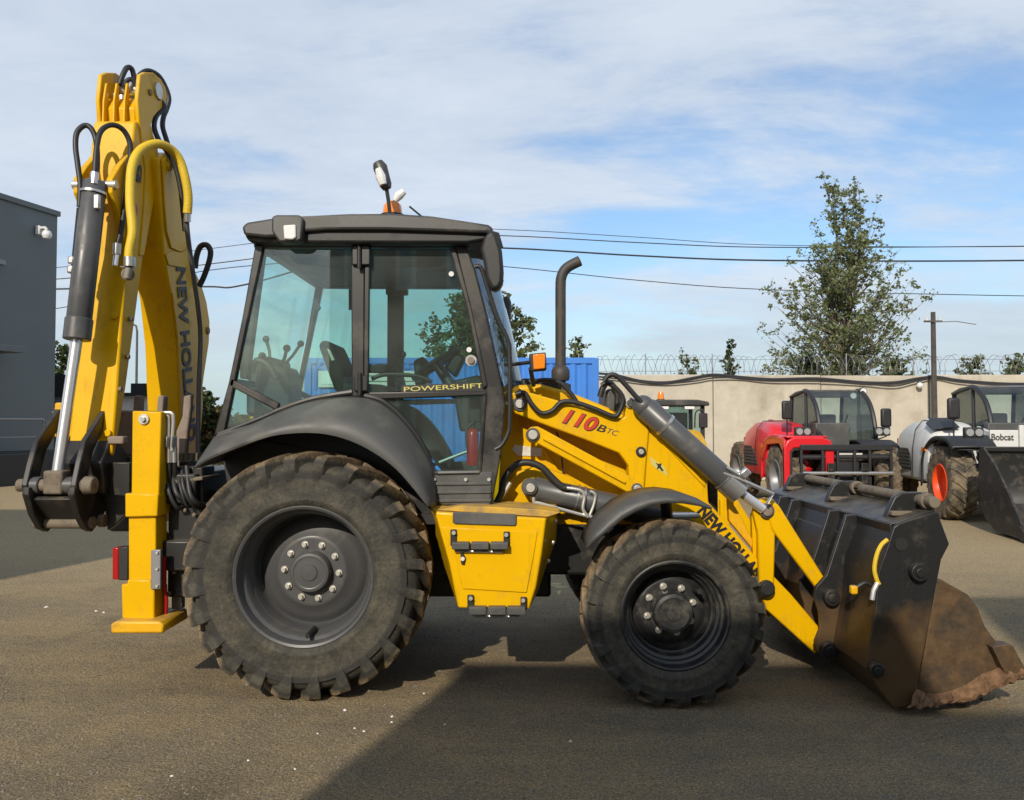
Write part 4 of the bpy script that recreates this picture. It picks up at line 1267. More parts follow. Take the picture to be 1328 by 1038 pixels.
for (x0, y0, x1, y1, w) in ((585, 687, 660, 708, 0), (607, 772, 682, 792, 1)):
    s_ = MB()
    for x in (x0 + 3, x1 - 3):
        yt = y0 + (x - x0) * .04
        s_.prism(ats([(x - 4, yt), (x + 4, yt), (x + 4, y1), (x - 4, y1)], YT - .022), (0, .02, 0))
    st = s_.build('step', 'hose', bx, bevel=.004)
    for k in range(3):
        xa = x0 + (x1 - x0) * k / 3; xb = x0 + (x1 - x0) * (k + 1) / 3
        MB().box2(at(xa + .8, y1 - 4, YT - .07), at(xb - .8, y1 + 3, YT - .012) * 1.0).build('tread', 'plastic', st, bevel=.004)
    for x in (x0 + 3.5, x1 - 3.5):
        p = at(x, y0 + 4 + (x - x0) * .04, YT - .03)
        MB().cyl(p, p + V((0, -.008, 0)), .012, n=10).build('bolt', 'zinc', st)
    MB().tube(ats([(x0 + 6, y1 + 7), (x1 - 8, y1 + 8)], YT - .02), .009, 8).build('rail', 'steel', st)
lt = MB().prism(ats([(597, 718), (600, 717), (604, 724), (602, 733), (598, 732)], YT - .022), (0, .02, 0)).build('latch', 'hose', bx, bevel=.004)
MB().cyl(at(600, 725, YT - .03), at(600, 725, YT - .01), .012).build('lock', 'zinc', lt)
for a, b in ((717, 703), (711, 727), (720, 676)):
    p = at(a, b, YT + .2)
    MB().sphere(p + V((.0, -.02, 0)), .014, 5).build('bolt', 'zinc', bx)

# ---- cab
cab = empty('cab', (at(470, 500, NS).x, YC, 1.0), root)
def near_far(o, far=True):
    if far: mirror_copy(o, cab, YC)
    return o
def cp(name, pts, y0=0.0, t=.055, m='cab_frame', bevel=.008, far=True, Y=NS):
    return near_far(MB().prism(ats(pts, Y + y0), (0, t, 0)).build(name, m, cab, bevel=bevel), far)
cp('pillar', [(331, 315), (343, 315), (322, 412), (304, 497), (291, 561), (277, 565), (296, 497), (314, 412)])
cp('frame_rail', [(331, 311), (608, 311), (610, 321), (330, 321)], .002)
cp('pillar', [(455, 314), (473, 314), (472, 515), (456, 515)], -.002)
cp('door_frame', [(473, 316), (480, 321), (478, 506), (471, 512)], -.006, .02, far=False)
cp('pillar', [(588, 318), (603, 315), (616, 352), (630, 405), (648, 488), (655, 525), (650, 590), (637, 658), (622, 658), (620, 612), (629, 512), (631, 500), (610, 400), (591, 323)])
cp('door_frame', [(583, 322), (591, 321), (612, 400), (633, 500), (626, 505), (606, 402)], -.006, .02, far=False)
cp('belt_rail', [(456, 509), (632, 507), (632, 513), (500, 518), (470, 517)], -.004)
cp('skirt', [(557, 614), (640, 611), (636, 659), (562, 655)], -.012, .07, 'plastic', .012)
for yy in (626, 637, 648):
    cp('skirt_rib', [(563, yy), (637, yy - 1), (636.5, yy + 3), (564, yy + 4)], -.022, .012, 'plastic', .003, far=False)
for xx in (563, 604, 634):
    p = at(xx, 622, NS - .02); MB().cyl(p, p + V((0, -.01, 0)), .011, n=10).build('bolt', 'zinc', cab)
cp('quarter_bar', [(299, 491), (362, 523), (359, 533), (296, 500)], .0, .04)
# window gaskets along the fender
gk = [(284, 564), (300, 558), (320, 550), (345, 540), (365, 531), (400, 519), (430, 513), (457, 509)]
MB().tube(catmull(ats(gk, NS + .01), 4), .018, 8).build('gasket', 'cab_frame', cab)
gk2 = [(472, 514), (492, 519), (508, 530), (523, 545), (540, 566), (552, 588), (562, 612), (568, 614)]
MB().tube(catmull(ats(gk2, NS + .005), 4), .020, 8).build('gasket', 'cab_frame', cab)
MB().tube(ats([(568, 614), (622, 613)], NS), .018, 8).build('gasket', 'cab_frame', cab)
MB().tube(ats([(622, 613), (629, 513)], NS), .014, 8).build('gasket', 'cab_frame', cab)
def pane(name, pts, y0=.02, far=True):
    o = MB().prism(ats(pts, NS + y0), (0, .005, 0)).build(name, 'cab_glass', cab, smooth=0)
    near_far(o, far)
pane('window', [(341, 320), (456, 318), (457, 509), (430, 514), (400, 520), (363, 531), (301, 497)])
pane('window', [(300, 499), (359, 531), (320, 551), (289, 562)])
pane('door_window', [(473, 319), (590, 321), (611, 400), (632, 502), (471, 510)])
pane('lower_window', [(490, 516), (630, 511), (622, 613), (566, 613), (548, 580), (521, 544)])
# windscreen and rear window across the cab
ws = ats([(604, 318), (617, 352), (631, 405), (649, 488), (656, 525)], NS + .03)
rows = []
for k in range(9):
    u = k / 8
    bow = .14 * math.sin(math.pi * u)
    rows.append([V((p.x + bow, NS + .03 + (2 * (YC - NS) - .06) * u, p.z)) for p in ws])
MB().sheet(rows).build('windscreen', 'cab_glass', cab, smooth=60)
rw = ats([(333, 318), (314, 412), (297, 497), (279, 563)], NS + .03)
MB().sheet([[V((p.x, NS + .03 + (2 * (YC - NS) - .06) * u, p.z)) for p in rw] for u in (0, 1)]).build('rear_window', 'cab_glass', cab, smooth=0)
MB().box2((at(333, 318, NS).x - .02, NS, at(0, 322, NS).z), (at(333, 318, NS).x + .05, 2 * YC - NS, at(0, 312, NS).z)).build('frame_rail', 'cab_frame', cab, bevel=.008)
MB().box2((at(305, 450, NS).x - .03, NS, at(0, 499, NS).z), (at(305, 450, NS).x + .0, 2 * YC - NS, at(0, 491, NS).z)).build('frame_rail', 'cab_frame', cab, bevel=.008)
# roof
rf = empty('roof', (at(480, 290, NS).x, YC, 2.8), cab)
def roof_piece(name, pts, y0, m, bevel):
    return MB().prism(ats(pts, y0), (0, 2 * (YC - y0), 0)).build(name, m, cab, bevel=bevel, seg=3)
bpy.data.objects.remove(rf)
roof_piece('roof', [(313, 294), (320, 288), (352, 283), (390, 280), (450, 277), (510, 276.5), (560, 280), (607, 287), (633, 291), (640, 296), (638, 303), (600, 301), (500, 298), (420, 298), (395, 300), (380, 305), (345, 308), (316, 305)], 4.80, 'roof_plastic', .035)
roof_piece('roof_band', [(316, 304), (350, 303), (395, 298), (500, 295), (600, 299), (634, 302), (630, 312), (606, 316), (395, 315.5), (336, 315), (322, 313)], 4.835, 'roof_dark', .018)
roof_piece('headliner', [(345, 312), (590, 312), (588, 318), (348, 318)], NS + .06, 'cab_frame', .0)
wl = MB().prism(ats([(352, 281), (358, 278.5), (388, 278.5), (393, 283), (391, 311), (384, 314), (362, 314), (356, 306), (352, 300)], 4.765), (0, .10, 0)).build('work_lamp', 'roof_plastic', cab, bevel=.012)
MB().prism(ats([(367, 292), (383, 291), (384, 308), (379, 311), (368, 310)], 4.750), (0, .03, 0)).build('lens', 'lamp_glass', wl, bevel=.008)
ml = MB().prism(ats([(623, 322), (628, 306), (638, 297), (645, 306), (651, 325), (653, 350), (652, 366), (647, 375), (637, 376), (630, 360), (627, 340)], 4.74), (0, .13, 0)).build('mirror', 'hose', cab, bevel=.03, seg=3)
MB().tube(ats([(630, 300), (645, 304), (650, 322)], 4.8), .014, 8).build('mirror_arm', 'hose', ml)
fm = MB().prism(ats([(652, 385), (660, 383), (663, 392), (662, 432), (657, 440), (653, 436)], 6.6), (0, .12, 0)).build('mirror', 'plastic', cab, bevel=.02)
MB().tube(ats([(644, 385), (648, 378), (656, 380)], 6.55), .012, 8).build('mirror_arm', 'steel', fm)
bc = MB().lathe([(.001, .085), (.04, .08), (.062, .055), (.068, .0), (.068, -.02)], at(509, 277, YC), (0, 0, 1), 24).build('beacon', 'orange_lens', cab)
MB().lathe([(.085, .0), (.085, -.03), (.06, -.06)], at(509, 279, YC), (0, 0, 1), 24).build('beacon_base', 'hose', bc)
lh = MB().tube(ats([(490, 211), (493, 217), (500, 240), (502, 245)], YC - .3), [.035, .048, .042, .03], 12).build('lamp_head', 'roof_plastic', cab)
MB().tube(ats([(491, 219), (494, 230), (497, 240)], YC - .345), [.022, .036, .026], 10).build('lens', 'lamp_glass', lh)
MB().tube(ats([(501, 243), (504, 262), (506, 282)], YC - .3), .013, 8).build('stalk', 'hose', lh)
l2 = MB().tube(ats([(512, 261), (517, 254), (524, 248)], YC + .2), [.02, .035, .025], 10).build('lamp_head', 'lamp_glass', cab)
MB().tube(ats([(514, 258), (507, 268), (506, 284)], YC + .2), .012, 8).build('stalk', 'hose', l2)
MB().tube(ats([(531, 268), (548, 282)], YC), .007, 6).build('aerial', 'hose', cab)
# grab rails, hinges, knobs
MB().tube(catmull(ats([(616, 346), (624, 348), (632, 372), (645, 412), (658, 440), (661, 462), (661, 545), (659, 562), (651, 577), (642, 583)], NS - .09), 4), .014, 10).build('grab_rail', 'hose', cab)
for a, b, c_, d_ in ((456, 318, 481, 345), (459, 487, 478, 508)):
    h_ = MB().box2(at(a, b, NS - .03), at(c_, d_, NS - .004)).build('hinge', 'cab_frame', cab, bevel=.008)
    MB().cyl(at((a * .6 + c_ * .4), b - 3, NS - .035), at((a * .6 + c_ * .4), d_ + 3, NS - .035), .014, n=12).build('hinge_pin', 'cab_frame', h_)
for a, b, r_, m_ in ((585.5, 356, .016, 'lamp_glass'), (608.5, 454, .016, 'lamp_glass')):
    p = at(a, b, NS + .012); MB().cyl(p, p + V((0, -.015, 0)), r_, n=14).build('glass_stud', m_, cab)
kn = at(611, 468, NS + .01)
kb = MB().cyl(kn, kn + V((0, -.02, 0)), .034, n=20).build('door_lock', 'steel', cab)
MB().cyl(kn + V((0, -.02, 0)), kn + V((0, -.035, 0)), .021, n=16).build('lock_button', 'cast_dusty', kb)
MB().prism(ats([(520, 500), (631, 496), (631, 507), (520, 510)], NS + .012), (0, .003, 0)).build('decal_band', 'hose', cab)
dps = (at(628, 501.5, NS) - at(524, 506.5, NS)).normalized()
text('POWERSHIFT', 'lettering_yellow', cab, at(524, 508.2, NS + .0115), dps, (0, 0, 1), .029, .485, bold=.005, lift=.0015)

# inside the cab
XI = lambda p: at(p, 500, YC).x
MB().box2((at(300, 0, YC).x, NS + .1, .98), (at(640, 0, YC).x, 2 * YC - NS - .1, 1.04)).build('cab_floor', 'hose', cab)
sx = at(440, 0, YC).x
s_ = MB().prism(ats([(436, 505), (440, 496), (498, 499), (503, 506), (500, 515), (440, 518)], YC - .24), (0, .48, 0)).build('seat', 'seat_fabric', cab, bevel=.03)
MB().prism(ats([(412, 447), (418, 441), (428, 443), (452, 498), (448, 510), (434, 508)], YC - .23), (0, .46, 0)).build('seat_back', 'seat_fabric', cab, bevel=.03)
MB().prism(ats([(424, 452), (428, 454), (434, 467), (430, 468)], YC - .235), (0, .004, 0)).build('seat_label', 'wall_white', cab)
MB().prism(ats([(445, 518), (496, 516), (490, 560), (450, 560)], YC - .18), (0, .36, 0)).build('seat_base', 'hose', cab, bevel=.01)
for yo in (-.30, .26):
    MB().prism(ats([(462, 474), (512, 472), (514, 480), (505, 484), (464, 483)], YC + yo), (0, .07, 0)).build('armrest', 'seat_fabric', cab, bevel=.012)
def torus(c, r_, rt, axis, n=40):
    ax_ = V(axis).normalized(); u = ax_.orthogonal().normalized(); w = ax_.cross(u)
    path = [V(c) + (u * math.cos(2 * math.pi * k / n) + w * math.sin(2 * math.pi * k / n)) * r_ for k in range(n + 1)]
    return MB().tube(path, rt, 8, caps=False)
swc = at(566, 472, YC)
sa = V((-.55, 0, .83))
mb = torus(swc, .19, .016, sa)
for k in range(3):
    a = sa.orthogonal().normalized(); a = Matrix.Rotation(2.094 * k, 3, sa.normalized()) @ a
    mb.tube([swc, swc + a * .185], .012, 6)
sw = mb.build('steering_wheel', 'hose', cab)
MB().tube([swc, swc - sa.normalized() * .25, at(606, 512, YC)], [.035, .045, .06], 10).build('steering_column', 'hose', cab)
MB().prism(ats([(585, 494), (622, 486), (632, 502), (628, 560), (596, 560)], YC - .2), (0, .4, 0)).build('dashboard', 'hose', cab, bevel=.02)
MB().prism(ats([(332, 476), (340, 470), (372, 476), (376, 496), (380, 560), (326, 560)], YC - .5), (0, .28, 0)).build('control_console', 'hose', cab, bevel=.02)
MB().prism(ats([(336, 470), (360, 468), (372, 490), (370, 560), (326, 560)], YC + .2), (0, .28, 0)).build('control_console', 'hose', cab, bevel=.02)
for a, b, c_, d_, y in ((352, 478, 340, 462, YC - .36), (362, 478, 372, 452, YC - .36), (366, 476, 390, 446, YC + .3), (350, 470, 345, 440, YC + .3)):
    lv = MB().tube(ats([(a, b), ((a + c_) / 2 + 2, (b + d_) / 2), (c_, d_)], y), .012, 8).build('lever', 'hose', cab)
    MB().sphere(at(c_, d_, y), .026, 6).build('lever_knob', 'hose', lv)
MB().tube(catmull(ats([(326, 484), (333, 468), (348, 474), (358, 492)], YC - .62), 4), .022, 8).build('lever_loop', 'hose', cab)
stk = MB().tube(ats([(386, 505), (399, 450), (411, 398)], YC + .55), .011, 8).build('wiper_arm', 'hose', cab)
MB().prism(ats([(407, 400), (411, 391), (415, 399), (411, 404)], YC + .53), (0, .04, 0)).build('wiper_tip', 'hose', stk)
MB().box2(at(502, 372, 6.30), at(524, 530, 6.36)).build('pillar_trim', 'cab_frame', cab, bevel=.02)
MB().box2(at(500, 371, 6.27), at(530, 384, 6.35)).build('trim_cap', 'cab_frame', cab, bevel=.01)
MB().cyl(at(341, 318, NS + .2), at(318, 492, NS + .22), .03, n=10).build('rear_post', 'hose', cab)
# clutter inside the cab
MB().prism(ats([(318, 500), (326, 470), (334, 462), (352, 462), (350, 500), (344, 540), (318, 540)], YC - .1), (0, .5, 0)).build('console_tower', 'hose', cab, bevel=.03)
MB().tube(catmull(ats([(330, 350), (326, 400), (318, 450), (316, 490)], YC + .66), 4), .03, 8).build('cable_loom', 'hose', cab)
MB().prism(ats([(505, 330), (570, 328), (574, 346), (508, 348)], YC - .35), (0, .02, 0)).build('sun_visor', 'cab_frame', cab, bevel=.005)
MB().prism(ats([(372, 326), (404, 325), (406, 342), (374, 343)], YC + .35), (0, .06, 0)).build('radio', 'hose', cab, bevel=.01)
MB().tube(catmull(ats([(482, 492), (500, 486), (540, 488), (560, 496)], NS + .07), 4), .013, 8).build('door_handle_bar', 'hose', cab)
MB().tube(catmull(ats([(522, 462), (520, 480), (524, 500), (530, 515)], YC - .3), 4), .014, 8).build('lever', 'hose', cab)
MB().sphere(at(522, 460, YC - .3), .026, 6).build('lever_knob', 'hose', cab)
MB().prism(ats([(536, 468), (548, 462), (556, 470), (552, 498), (538, 500)], YC + .25), (0, .12, 0)).build('instrument_pod', 'hose', cab, bevel=.015)
MB().prism(ats([(575, 476), (592, 458), (604, 462), (590, 490)], YC + .1), (0, .16, 0)).build('dash_binnacle', 'hose', cab, bevel=.02)
MB().tube(catmull(ats([(500, 540), (530, 560), (552, 590), (560, 612)], YC + .3), 4), .02, 8).build('pedal_linkage', 'hose', cab)
MB().prism(ats([(452, 360), (462, 358), (464, 400), (452, 402)], YC + .7), (0, .03, 0)).build('document_pouch', 'seat_fabric', cab, bevel=.004)
fx = at(613, 0, NS + .14).x
fe = MB().lathe([(.001, -.118), (.034, -.115), (.038, -.10), (.038, .08), (.03, .105), (.014, .118), (.001, .12)], at(613, 580, NS + .14), (0, 0, 1), 20).build('fire_extinguisher', 'red_paint', cab)
MB().cyl(at(613, 556, NS + .14), at(614, 546, NS + .14), .016).build('extinguisher_valve', 'hose', fe)
MB().box2(at(608, 516, NS + .13), at(624, 548, NS + .18)).build('bracket', 'hose', fe, bevel=.008)
MB().tube(catmull(ats([(614, 548), (606, 556), (605, 572), (608, 590)], NS + .12), 4), .008, 8).build('extinguisher_hose', 'hose', fe)
MB().tube(ats([(560, 604), (600, 588), (612, 584)], NS + .25), .012, 8).build('handbrake', 'galvanised', cab)

# ---- rear fender
lip = [(250, 609), (270, 596), (306, 581), (349, 566), (389, 561), (425, 563), (459, 573), (489, 589), (515, 609), (538, 635), (555, 657)]
crest = [(279, 566), (297, 561), (330, 549), (364, 534), (406, 520), (455, 514.5), (490, 520), (522, 544), (548, 580), (563, 614), (566, 655)]
def resample(pts, n):
    c = catmull([V((a, b, 0)) for a, b in pts], 6)
    L = [0]
    for a, b in zip(c, c[1:]): L.append(L[-1] + (b - a).length)
    out = []
    for i in range(n):
        t = L[-1] * i / (n - 1)
        j = max(k for k in range(len(L)) if L[k] <= t + 1e-9)
        j = min(j, len(c) - 2)
        out.append(c[j].lerp(c[j + 1], (t - L[j]) / max(1e-9, L[j + 1] - L[j])))
    return out
NN = 40
la, cr = resample(lip, NN), resample(crest, NN)
def fen_row(u, Y):
    return [at(a.x + (b.x - a.x) * u, a.y + (b.y - a.y) * u, Y) for a, b in zip(la, cr)]
rows = [[p + V((0, .5, .02)) for p in fen_row(.06, 4.665)], [p + V((0, .02, .0)) for p in fen_row(.03, 4.665)], fen_row(0, 4.655), fen_row(.10, 4.652), fen_row(.28, 4.665), fen_row(.42, 4.69), fen_row(.50, 4.71), fen_row(.72, 4.79), fen_row(.93, 4.88), fen_row(1.0, 4.93)]
fd = MB().sheet(rows).build('rear_fender', 'plastic', root, smooth=50, solid=.008)
mirror_copy(fd, root, YC)
MB().prism(ats([(272, 597), (280, 563), (303, 557), (330, 549), (318, 575), (300, 583)], 4.9), (0, .06, 0)).build('fender_corner', 'plastic', root, bevel=.01)
mirror_copy(bpy.data.objects['fender_corner'], root, YC)
MB().box2((at(262, 0, 5).x, 5.1, 1.02), (at(560, 0, 5).x, 2 * YC - 5.1, 1.18)).build('cab_base', 'black_paint', root, bevel=.01)
MB().prism(ats([(284, 562), (563, 612), (560, 660), (300, 640)], 5.12), (0, .05, 0)).build('wheel_arch', 'hose', root)
MB().prism(ats([(284, 562), (330, 545), (400, 520), (456, 514), (500, 525), (540, 570), (563, 612), (560, 660), (300, 660)], 5.14), (0, .05, 0)).build('wheel_arch', 'hose', root)

# ---- front bucket
YB, YF = 4.55, 2 * YC - 4.55
bk_ = empty('front_bucket', (at(1150, 800, 5).x, YC, .1), root)
bk_['label'] = 'wide black clamshell bucket with muddy brown lower half'
def bprism(name, pts, y0, t, m, bevel=.006, Y=None, par=None):
    return MB().prism([V((p.x, y0, p.z)) for p in ats(pts, Y if Y else y0)], (0, t, 0)).build(name, m, par or bk_, bevel=bevel)
side = [(1159, 684), (1166, 679), (1216, 664), (1231.5, 706), (1221, 726), (1216, 752), (1208, 796), (1195, 860), (1190, 895), (1186, 915), (1160, 920), (1140, 894), (1122, 867), (1128, 830), (1135, 796), (1139, 742), (1149, 715)]
bprism('side_plate', side, YB, .03, 'black_bucket')
o = bprism('side_plate', side, YB, .03, 'black_bucket'); o.location.y += (YF - YB - .03); ORIG[o.name].y += (YF - YB - .03)
TB = YF - YB - .06
bprism('back_plate', [(1160, 685), (1166, 685), (1155, 720), (1145, 742), (1141, 796), (1129, 864), (1164, 914), (1190, 900), (1188, 912), (1160, 919), (1123, 867), (1136, 796), (1140, 742), (1150, 715)], YB + .03, TB, 'black_bucket', .004, Y=YB)
bprism('top_plate', [(1158, 680), (1190, 670), (1217, 662), (1218, 667), (1160, 690)], YB + .03, TB, 'black_bucket', .006, Y=YB)
bprism('top_lip', [(1157, 681), (1163, 679), (1163, 694), (1158, 696)], YB + .03, TB, 'black_bucket', .004, Y=YB)
bprism('recess_plate', [(1150, 712), (1158, 708), (1150, 745), (1146, 760), (1142, 760), (1142, 735)], YB + .5, TB - .6, 'black_bucket', .004, Y=YB)
bprism('front_plate', [(1212, 672), (1217, 668), (1229, 706), (1219, 727), (1214, 752), (1206, 797), (1192, 870), (1186, 870), (1200, 796), (1210, 727), (1222, 706)], YB + .03, TB, 'black_bucket', .004, Y=YB)
rib = [(1097, 668), (1116, 668), (1112, 720), (1098, 770), (1094, 800), (1086, 850), (1070, 853), (1058, 844), (1057, 832), (1064, 815), (1063, 795), (1056, 775), (1058, 762), (1072, 746)]
for yy in (5.03, 5.30):
    o = bprism('rib', rib, yy, .035, 'black_bucket', .006, Y=5.03)
    mirror_copy(o, bk_, YC)
def bpin(px_, py_, Y, r_, m='black_paint', L=.05):
    p = at(px_, py_, Y)
    o = MB().cyl(p, p + V((0, -L, 0)), r_, n=20).build('pin', m, bk_, bevel=.004)
    MB().cyl(p + V((0, -L, 0)), p + V((0, -L - .012, 0)), r_ * .55, n=16).build('pin_end', m, o, bevel=.003)
bpin(1076, 774, 5.03, .048); bpin(1073, 842, 5.03, .052)
MB().cyl(at(1073, 842, 5.03), V((at(1073, 842, 5.03).x, 2 * YC - 5.03, at(1073, 842, 5.03).z)), .04).build('pivot_shaft', 'black_paint', bk_)
bpin(1188, 741, YB, .048); bpin(1133, 867, YB, .040); 
p = at(1169, 706, YB - .002)
MB().cyl(p + V((0, .01, 0)), p + V((0, -.004, 0)), .036, n=20).build('hole_disc', 'hose', bk_)  # black disc drawn for the dark inside of a hole
# clam half
clam = [(1216, 752), (1222, 752), (1233, 758.5), (1257, 772), (1270, 789), (1279, 813), (1294, 834), (1307, 837), (1322, 868), (1300, 872), (1262, 895), (1240, 903), (1212, 908), (1189, 900), (1200, 850), (1208, 800)]
bprism('clam_side', clam, YB + .012, .03, 'rust_clam', .005, Y=YB)
o = bprism('clam_side', clam, YB + .012, .03, 'rust_clam', .005, Y=YB); o.location.y += TB; ORIG[o.name].y += TB
bprism('clam_shell', [(1222, 755), (1228, 757), (1212, 810), (1208, 850), (1220, 885), (1250, 893), (1300, 868), (1324, 866), (1326, 874), (1262, 900), (1214, 906), (1192, 900), (1203, 850), (1212, 800)], YB + .045, TB - .01, 'rust_clam', .004, Y=YB)
bprism('wear_block', [(1280, 836), (1294, 833), (1307, 834), (1328, 874), (1322, 879), (1300, 877)], YB - .05, .09, 'rust_clam', .006, Y=YB)
o = bprism('wear_block', [(1280, 836), (1294, 833), (1307, 834), (1328, 874), (1322, 879), (1300, 877)], YB - .05, .09, 'rust_clam', .006, Y=YB); o.location.y += TB + .09
random.seed(11)
def ragged(top, bot, y0, t, n=46):
    T, B = resample(top, n), resample(bot, n)
    rows_ = []
    for k, dy in enumerate((.0, -.03, -.058, -.054, -.0)):
        row = []
        for i in range(n):
            u = k / 4
            q = T[i].lerp(B[i], u)
            jit = 0 if k in (0,) else 1
            row.append(at(q.x + random.uniform(-1.4, 1.4) * jit, q.y + random.uniform(-2.2, 2.2) * jit, YB) + V((0, y0 - YB + dy + random.uniform(-.016, .012) * jit, 0)))
        rows_.append(row)
    return MB().sheet(rows_)
ragged([(1188, 893), (1205, 899), (1225, 898), (1250, 889), (1272, 875), (1290, 868), (1305, 858), (1318, 856)], [(1160, 921), (1188, 917), (1214, 914), (1252, 909), (1275, 899), (1298, 889), (1316, 884), (1327, 879)], YB - .002, .05).build('mud_crust', 'mud', bk_, smooth=25)
MB().prism([at(1189, 902, YB) + V((0, .04, 0)), at(1190, 896, YB) + V((0, .04, 0)), at(1322, 868, YB) + V((0, .04, 0)), at(1328, 876, YB) + V((0, .04, 0))], (0, TB, 0)).build('cutting_edge', 'rust_clam', bk_, bevel=.004)
# fork lugs and shafts on top
lug = [(1148, 674), (1151, 664), (1160, 645), (1170, 639), (1196, 638.5), (1206, 647), (1207, 656), (1200, 664), (1190, 667)]
for yy in (4.74, 5.66, 6.56):
    lg = MB().prism([p + V((0, yy - 4.74, 0)) for p in ats(lug, 4.74)], (0, .05, 0)).build('fork_lug', 'black_paint', bk_, bevel=.008)
    MB().box2(at(1152, 668, 4.74) + V((0, yy - 4.74 - .05, 0)), at(1190, 665, 4.74) + V((0, yy - 4.74 - .0, .012))).build('lug_foot', 'pin_dirty', lg, bevel=.004)
pp = at(1204.5, 650.7, 4.62)
pp.x = at(1190, 650, 4.74).x + .01
for y0, y1 in ((4.56, 5.62), (5.52, 6.66)):
    sh = MB().cyl((pp.x, y0, pp.z), (pp.x, y1, pp.z), .032, n=20).build('fork_shaft', 'pin_dirty', bk_, bevel=.004)
    MB().cyl((pp.x, y0 + .07, pp.z), (pp.x, y0 + .11, pp.z), .046, n=20).build('collar', 'pin_dirty', sh, bevel=.004)
MB().tube(catmull(ats([(1151, 700), (1143, 707), (1137, 720), (1134, 738), (1137, 752), (1140, 758)], YB + .0), 5), .012, 8).build('yellow_hose', 'hose_yellow', bk_)
MB().tube(ats([(1138, 756), (1133, 766), (1131, 778)], YB), .014, 8).build('hose_fitting', 'chrome', bk_)
MB().tube(catmull(ats([(1133, 762), (1122, 756), (1108, 764)], YB + .1), 4), .012, 8).build('hose', 'hose', bk_)
MB().box(at(1107, 765, YB + .1), (.04, .04, .05)).build('fitting', 'yellow_worn', bk_, bevel=.01)
mud_ = MB()
for i in range(60):
    x = random.uniform(1150, 1330); p = ground_at(x, 915 + random.uniform(-8, 10))
    stone_mb(mud_, (p.x, p.y + random.uniform(0, .5), 0), random.uniform(.006, .02))
tag(mud_.build('mud_crumbs', 'mud', smooth=0), kind='stuff', label='crumbs of dried mud fallen under the bucket lip')

# ---- stabilisers and rear frame
YS = 4.75
def stabiliser():
    st = empty('stabiliser', (at(190, 700, YS).x, YS, 1.0), root)
    d = .175
    MB().prism(ats([(171.5, 533), (209, 534), (206, 650), (170, 650)], YS), (0, d, 0)).build('outer_tube', 'yellow', st, bevel=.008)
    MB().prism(ats([(162, 640), (205, 641), (204, 670), (162, 671)], YS - .015), (0, d + .07, 0)).build('collar', 'yellow', st, bevel=.008)
    MB().prism(ats([(166.5, 664), (202, 664), (202, 770), (166.5, 770)], YS + .012), (0, d - .02, 0)).build('inner_tube', 'yellow', st, bevel=.008)
    MB().prism(ats([(157, 758), (165, 758), (165, 752), (196, 752), (196, 764), (200, 765), (200, 806), (196, 810), (170, 808), (158, 802)], YS - .006), (0, d + .01, 0)).build('foot_sleeve', 'yellow', st, bevel=.01)
    MB().prism([at(143, 810, YS - .09) + V((0, 0, 0)), at(150, 806, YS - .09), at(206, 806, YS - .09), at(212, 811, YS - .09), at(211, 822, YS - .09), at(143, 822, YS - .09)], (0, .36, 0)).build('foot_pad', 'yellow_worn', st, bevel=.012)
    p = at(187, 544, YS)
    bt = MB().cyl(p + V((0, .01, 0)), p + V((0, -.012, 0)), .032, n=20).build('bolt', 'zinc', st, bevel=.003)
    MB().cyl(p + V((0, -.012, 0)), p + V((0, -.03, 0)), .018, .016, n=6).build('bolt_head', 'steel', bt)
    rl = MB().prism(ats([(153, 710), (166, 709), (166, 753), (153, 753)], YS + .05), (0, .06, 0)).build('tail_lamp', 'hose', st, bevel=.006)
    MB().prism(ats([(145.5, 711), (153.5, 710), (153.5, 752), (145.5, 752)], YS + .045), (0, .07, 0)).build('lens', 'red_lens', rl, bevel=.006)
    gp = MB().prism(ats([(195.5, 714), (208, 713), (208, 764), (195.5, 765)], YS - .012), (0, .024, 0)).build('cover_plate', 'galvanised', st, bevel=.004)
    for y in (717, 738, 760):
        q = at(204, y, YS - .014); MB().cyl(q, q + V((0, -.01, 0)), .008, n=8).build('screw', 'zinc', gp)
    MB().tube(ats([(213, 722), (213, 760), (216, 780), (214, 803)], YS + .09), .012, 8).build('red_cable', 'red_lens', st)
    return st
sb = stabiliser()
sb2 = empty('stabiliser', ORIG[sb.name] * 1.0, root)
sb2.location.y += 2 * (YC - ORIG[sb.name].y); ORIG[sb2.name].y = 2 * YC - ORIG[sb.name].y
for c in list(sb.children):
    n = mirror_copy(c, sb2, YC)
    for g in c.children:
        mirror_copy(g, n, YC)
XS = at(190, 600, YS).x
for z0, z1, x0, x1 in ((1.12, 1.30, XS + .02, XS + .25), (.72, .90, XS + .02, XS + .25)):
    MB().box2((x0, YS + .10, z0), (x1, 2 * YC - YS - .10, z1)).build('rear_frame_beam', 'black_paint', root, bevel=.012)
for yy in (YS + .16, 2 * YC - YS - .36):
    MB().box2((XS + .06, yy, .55), (XS + .27, yy + .2, 1.34)).build('rear_frame_post', 'black_paint', root, bevel=.012)
MB().box2((XS + .22, YC - .55, .58), (-1.6, YC + .55, 1.18)).build('rear_frame', 'black_paint', root, bevel=.015)
sl = MB().prism([at(206, 640, YS + .2), at(240, 638, YS + .2), at(245, 652, YS + .2), at(206, 668, YS + .2)], (0, .5, 0)).build('frame_gusset', 'yellow_worn', root, bevel=.01)
pf = MB()
pf.tube(catmull(ats([(209, 536), (222, 536), (225, 545), (224, 565), (223, 585)], YS + .06), 4), .011, 8)
pf.tube(catmull(ats([(205, 540), (216, 538), (219, 546), (218, 580)], YS + .07), 4), .011, 8)
pf.build('hydraulic_pipe', 'zinc', root)
